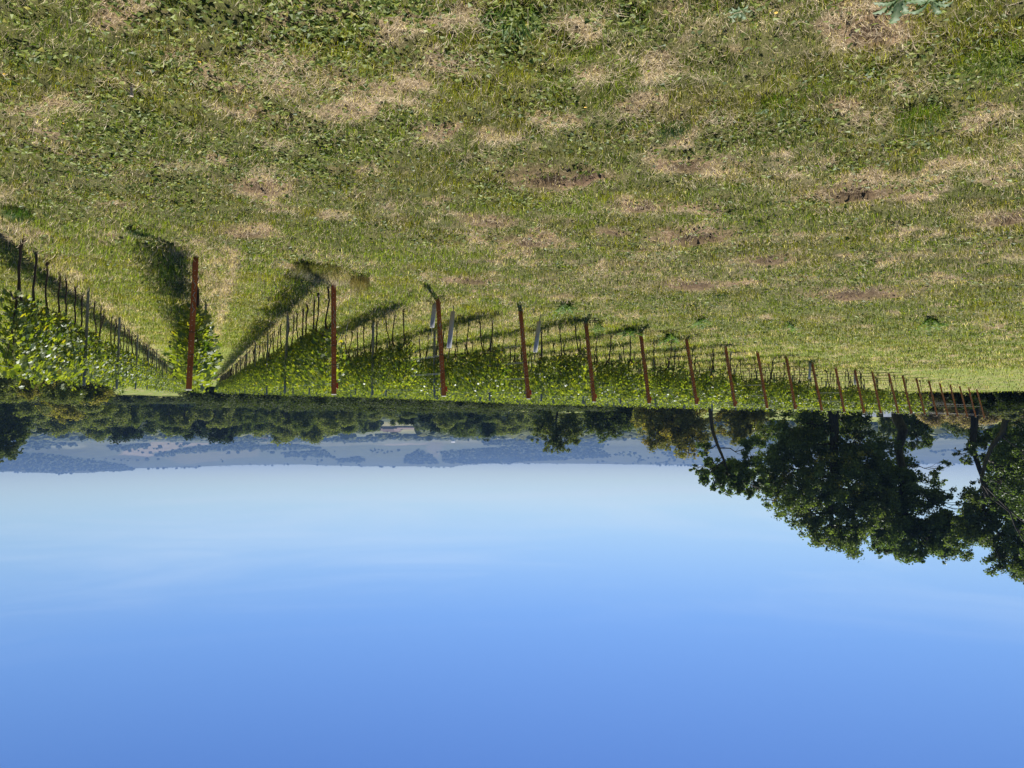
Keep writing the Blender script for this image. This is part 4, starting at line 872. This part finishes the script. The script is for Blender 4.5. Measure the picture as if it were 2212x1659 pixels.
bush(2075, 92, 930, 28, 8, 'dry_bush', 'dry beige bush just left of the straight oak trunk, taller', DRY, 9000, .18)
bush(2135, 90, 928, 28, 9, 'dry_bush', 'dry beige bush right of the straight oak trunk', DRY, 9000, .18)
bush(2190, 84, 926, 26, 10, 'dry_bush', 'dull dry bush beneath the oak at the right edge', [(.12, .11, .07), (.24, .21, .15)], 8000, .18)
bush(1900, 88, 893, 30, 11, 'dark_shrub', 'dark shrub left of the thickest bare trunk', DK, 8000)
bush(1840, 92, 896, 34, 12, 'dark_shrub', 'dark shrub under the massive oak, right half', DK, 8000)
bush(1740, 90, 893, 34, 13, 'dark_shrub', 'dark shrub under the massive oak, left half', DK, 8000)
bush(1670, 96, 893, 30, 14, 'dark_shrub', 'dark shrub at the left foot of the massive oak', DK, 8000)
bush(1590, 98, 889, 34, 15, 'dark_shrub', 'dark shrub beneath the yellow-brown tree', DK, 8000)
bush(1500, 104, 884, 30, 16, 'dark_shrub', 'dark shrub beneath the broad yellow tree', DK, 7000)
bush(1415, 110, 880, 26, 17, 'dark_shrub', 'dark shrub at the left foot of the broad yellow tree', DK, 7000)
bush(454, 122, 872, 7, 18, 'small_conifer', 'small dark pointed bush just behind the nearest end post', DK, 2500, .10)
bush(418, 124, 864, 12, 19, 'dark_shrub', 'low dark shrub directly behind the top of the nearest end post', DK, 2500, .12)
bush(1965, 60, 870, 8, 20, 'weedy_vine', 'pale weedy plant climbing the wires near the last leafy rows', [(.16, .18, .09), (.28, .28, .16)], 1800, .09)

# ------------------------------------------------------------------ buildings and other works
def gable(mb_w, mb_r, cx, cy, z, L, Wd, H, rh, a):
    ca, sa = math.cos(a), math.sin(a); Rm = np.array([[ca, -sa, 0], [sa, ca, 0], [0, 0, 1]])
    mb_w.box((cx, cy, z + H / 2), (L / 2, Wd / 2, H / 2), Rm)
    g_ = np.array([[-L / 2, -Wd / 2, H], [-L / 2, Wd / 2, H], [-L / 2, 0, H + rh], [L / 2, -Wd / 2, H], [L / 2, Wd / 2, H], [L / 2, 0, H + rh]]) @ Rm.T + np.array([cx, cy, z])
    mb_w.add(g_, None, [[0, 2, 1], [3, 4, 5]]); o_ = .6
    for s in (-1, 1):
        r_ = np.array([[-L / 2 - o_, s * (Wd / 2 + o_), H - .3], [L / 2 + o_, s * (Wd / 2 + o_), H - .3], [L / 2 + o_, 0, H + rh + .12], [-L / 2 - o_, 0, H + rh + .12]]); r2 = r_ + np.array([0, 0, .25])
        mb_r.add(np.vstack([r_, r2]) @ Rm.T + np.array([cx, cy, z]), [[0, 1, 2, 3], [4, 7, 6, 5], [0, 4, 5, 1], [1, 5, 6, 2], [2, 6, 7, 3], [3, 7, 4, 0]])
def house(name, label, px, D, parts, ptop=None, wall=None, roof=None, nwin=4):
    X = at_px(px, 930, D)[0]; H_ = parts[0][4] + parts[0][5]; z = float(height(X, D))
    if ptop is not None: z = max(z, at_px(px, ptop, D)[2] - H_)
    e = empty(name, (X, D, z), 0, label, 'house'); w, r = MB(), MB()
    for (cx, cy, L, Wd, H, rh, a) in parts: gable(w, r, cx, cy, -.0, L, Wd, H, rh, R(a))
    w.box((parts[0][0], parts[0][1], -3), (parts[0][2] / 2 - .1, parts[0][3] / 2 - .1, 3.0))
    link('wall', w.mesh('wall'), wall or M_render, e); link('roof', r.mesh('roof'), roof or M_tile, e)
    L, Wd = parts[0][2], parts[0][3]
    for k in range(nwin):
        m_ = MB(); m_.box((parts[0][0] - L * .38 + L * .76 * k / max(1, nwin - 1), parts[0][1] - Wd / 2 - .03, 1.6), (.6, .06, .7)); link('window', m_.mesh('window'), M_dark, e)
    m_ = MB(); m_.box((parts[0][0] + .25 * L, parts[0][1], parts[0][4] + parts[0][5] + .5), (.5, .5, .9)); link('chimney', m_.mesh('chimney'), wall or M_render, e)
house('farmhouse', 'low farmhouse with faded pinkish roofs among the trees of the valley', 846, 1150, [(0, 0, 26, 9, 4.5, 4, 0), (-11, -10, 9, 13, 4, 3.5, 0), (13, 4, 16, 8, 3.5, 3, 8)])
house('barn', 'long pale low barn right of the farmhouse in the valley', 878, 1130, [(0, 0, 26, 8, 2.6, 2, 0)])
house('cottage', 'tiny white house among far trees left of the farmhouse', 573, 1700, [(0, 0, 14, 8, 5, 4, 0)], 947, M_white)
house('villa', 'tiny bright white house on the far slope near the middle', 979, 2100, [(0, 0, 9, 7, 6, 3, 0)], 956, M_white, M_white)
# pale tunnel roof seen under the big oak
b = base_px(1896, 104); e = empty('shed', tuple(b), R(8), 'pale grey sheet-metal shed roof glimpsed between the oaks just above the vines', 'shed')
w, r = MB(), MB(); zt = at_px(1896, 892, 104)[2] - b[2]; gable(w, r, 0, 0, -.2, 3.4, 2.6, zt - .5, .9, 0); link('wall', w.mesh('wall'), M_sheet, e); link('roof', r.mesh('roof'), M_sheet, e)
m_ = MB(); m_.box((.2, -1.32, .9), (.45, .03, .9)); link('door', m_.mesh('door'), M_dark, e)
# white box on a low frame behind the rows
b = base_px(1616, 62); zt = at_px(1616, 876, 62)[2] - b[2]; e = empty('beehive_box', tuple(b), R(5), 'small white box standing behind the vine rows left of the ninth visible end post', 'box')
m_ = MB(); m_.box((0, 0, zt - .16), (.19, .19, .15)); link('box', m_.mesh('box'), M_white, e); m_ = MB(); m_.box((0, 0, zt + .01), (.22, .22, .02)); link('lid', m_.mesh('lid'), M_galv, e)
m_ = MB()
for sx_ in (-1, 1):
    for sy_ in (-1, 1): m_.box((sx_ * .16, sy_ * .16, (zt - .31) / 2 - .05), (.025, .025, (zt - .31) / 2 + .05))
m_.box((0, 0, zt - .33), (.2, .2, .018)); link('stand', m_.mesh('stand'), M_cane, e)

# ------------------------------------------------------------------ woods of the valley and the hills (one mass of far trees)
def ico():
    t = (1 + 5 ** .5) / 2; V = np.array([(-1, t, 0), (1, t, 0), (-1, -t, 0), (1, -t, 0), (0, -1, t), (0, 1, t), (0, -1, -t), (0, 1, -t), (t, 0, -1), (t, 0, 1), (-t, 0, -1), (-t, 0, 1)], float); V /= np.linalg.norm(V[0])
    F = [(0, 11, 5), (0, 5, 1), (0, 1, 7), (0, 7, 10), (0, 10, 11), (1, 5, 9), (5, 11, 4), (11, 10, 2), (10, 7, 6), (7, 1, 8), (3, 9, 4), (3, 4, 2), (3, 2, 6), (3, 6, 8), (3, 8, 9), (4, 9, 5), (2, 4, 11), (6, 2, 10), (8, 6, 7), (9, 8, 1)]
    return V, np.array(F)
def ico2():
    V, F = ico(); V = list(map(tuple, V)); mid = {}; out = []
    def mp_(a, b):
        k = (min(a, b), max(a, b))
        if k not in mid: q = (np.array(V[a]) + np.array(V[b])) / 2; V.append(tuple(q / np.linalg.norm(q))); mid[k] = len(V) - 1
        return mid[k]
    for a, b, c in F: ab, bc, ca = mp_(a, b), mp_(b, c), mp_(c, a); out += [(a, ab, ca), (b, bc, ab), (c, ca, bc), (ab, bc, ca)]
    return np.array(V), np.array(out)
def far_trees(name, label, n, r0, r1, size, only_ridge=False, detail=False, seed=0, tight=.5):
    g = np.random.default_rng(seed); V0, F0 = ico2() if detail else ico()
    if only_ridge: r = g.normal(6560, 40, n); uu = g.choice(np.linspace(-300, 2500, 40), n) + g.normal(0, 14, n); th = np.arctan((1106 - uu) / FPX)
    else: r = (r0 ** .9 + g.random(n) * (r1 ** .9 - r0 ** .9)) ** (1 / .9); th = (g.random(n) * 2 - 1) * R(39)
    x, y = r * np.sin(th), r * np.cos(th); z = height(x, y); P = np.stack([x, y, z], 1)
    if not only_ridge:
        _, w = far_colour(P); pu = 1106 - x / y * FPX; ok = (g.random(n) < w + np.where(r > 2900, .0015, .03)) & ~((pu > 812) & (pu < 905) & (r < 1160)); P = P[ok]
    n = len(P); s = size * (.5 + .9 * g.random(n) ** 1.3)
    jit = 1 + g.normal(0, .16, (n, len(V0), 1)); V = V0[None] * jit * np.stack([s * .62 * (.8 + .5 * g.random(n)), s * .62, s * .55], 1)[:, None] + P[:, None] + np.array([0, 0, 1]) * (s * .42)[:, None, None]
    t = g.random((n, 1)); c = np.array([.040, .058, .028]) * (1 - t) + np.array([.090, .110, .050]) * t; c = np.where(g.random((n, 1)) < .12, np.array([.13, .14, .055]), c)
    c = np.repeat(c, len(V0), 0) * (.85 + .3 * g.random((n * len(V0), 1)))
    F = (F0[None] + (np.arange(n) * len(V0))[:, None, None]).reshape(-1, 3)
    link(name, mesh(name, V.reshape(-1, 3), F, c), M_farwood, kind='stuff', label=label, cat='woodland'); print(name, n)
M_farwood = ground_mat('far_foliage', .35, .7, 1.3, 0.0, 1, 1.2)
far_trees('valley_woodland', 'belts of hazy green woodland covering the valley floor', 7500, 420, 2900, 13, seed=1, detail=True)
far_trees('hill_woodland', 'dark blue woods and hedges scattered over the distant hills', 36000, 2700, 6600, 12.5, seed=2)
far_trees('ridge_trees', 'tiny hedgerow trees along the hill skyline', 330, 0, 0, 9, only_ridge=True, seed=3)
# medium-distance trees between the wood and the valley floor: real leaf crowns
tr2 = random.Random(9); lst = []
for i in range(90):
    D = tr2.uniform(330, 1150); lst.append((tr2.uniform(-80, 1500), D))
lst = [q for q in lst if not (800 < q[0] < 900 and q[1] < 1150)]; lst.sort()
for i, (px, D) in enumerate(lst):
    kind = tr2.choice(['round', 'dark', 'round', 'pale']); b = base_px(px, D); mt, mc, H0 = PK[kind][tr2.randrange(3)]; s = tr2.uniform(1.1, 1.7)
    e = empty('valley_tree', tuple(b), tr2.uniform(0, 6.28), 'hazy tree beyond the wood, on the slope down to the valley, %s from left' % ordn(i + 1), 'tree', 'hazy trees beyond the wood', (s, s, s * tr2.uniform(.85, 1.1)))
    link('trunk', mt, None, e); link('crown', mc, None, e)

# ------------------------------------------------------------------ haze
hm, n, l, out = newmat('haze_air'); pv = n.new('ShaderNodeVolumePrincipled'); pv.inputs['Color'].default_value = (.185, .32, .63, 1); pv.inputs['Density'].default_value = 1.8e-4; pv.inputs['Anisotropy'].default_value = 0.0
l.new(pv.outputs[0], out.inputs['Volume'])
mb = MB(); mb.box((0, 0, 0), (1, 1, 1)); o = link('haze', mb.mesh('haze'), hm, kind='stuff', label='thin bluish summer haze filling the air over the valley', cat='haze')
zl = float(PF[..., 2].min()) - 1.0; zh = float(PF[..., 2].max()) + 25
o.location = (0, 0, (zl + zh) / 2); o.scale = (9750, 9750, (zh - zl) / 2)
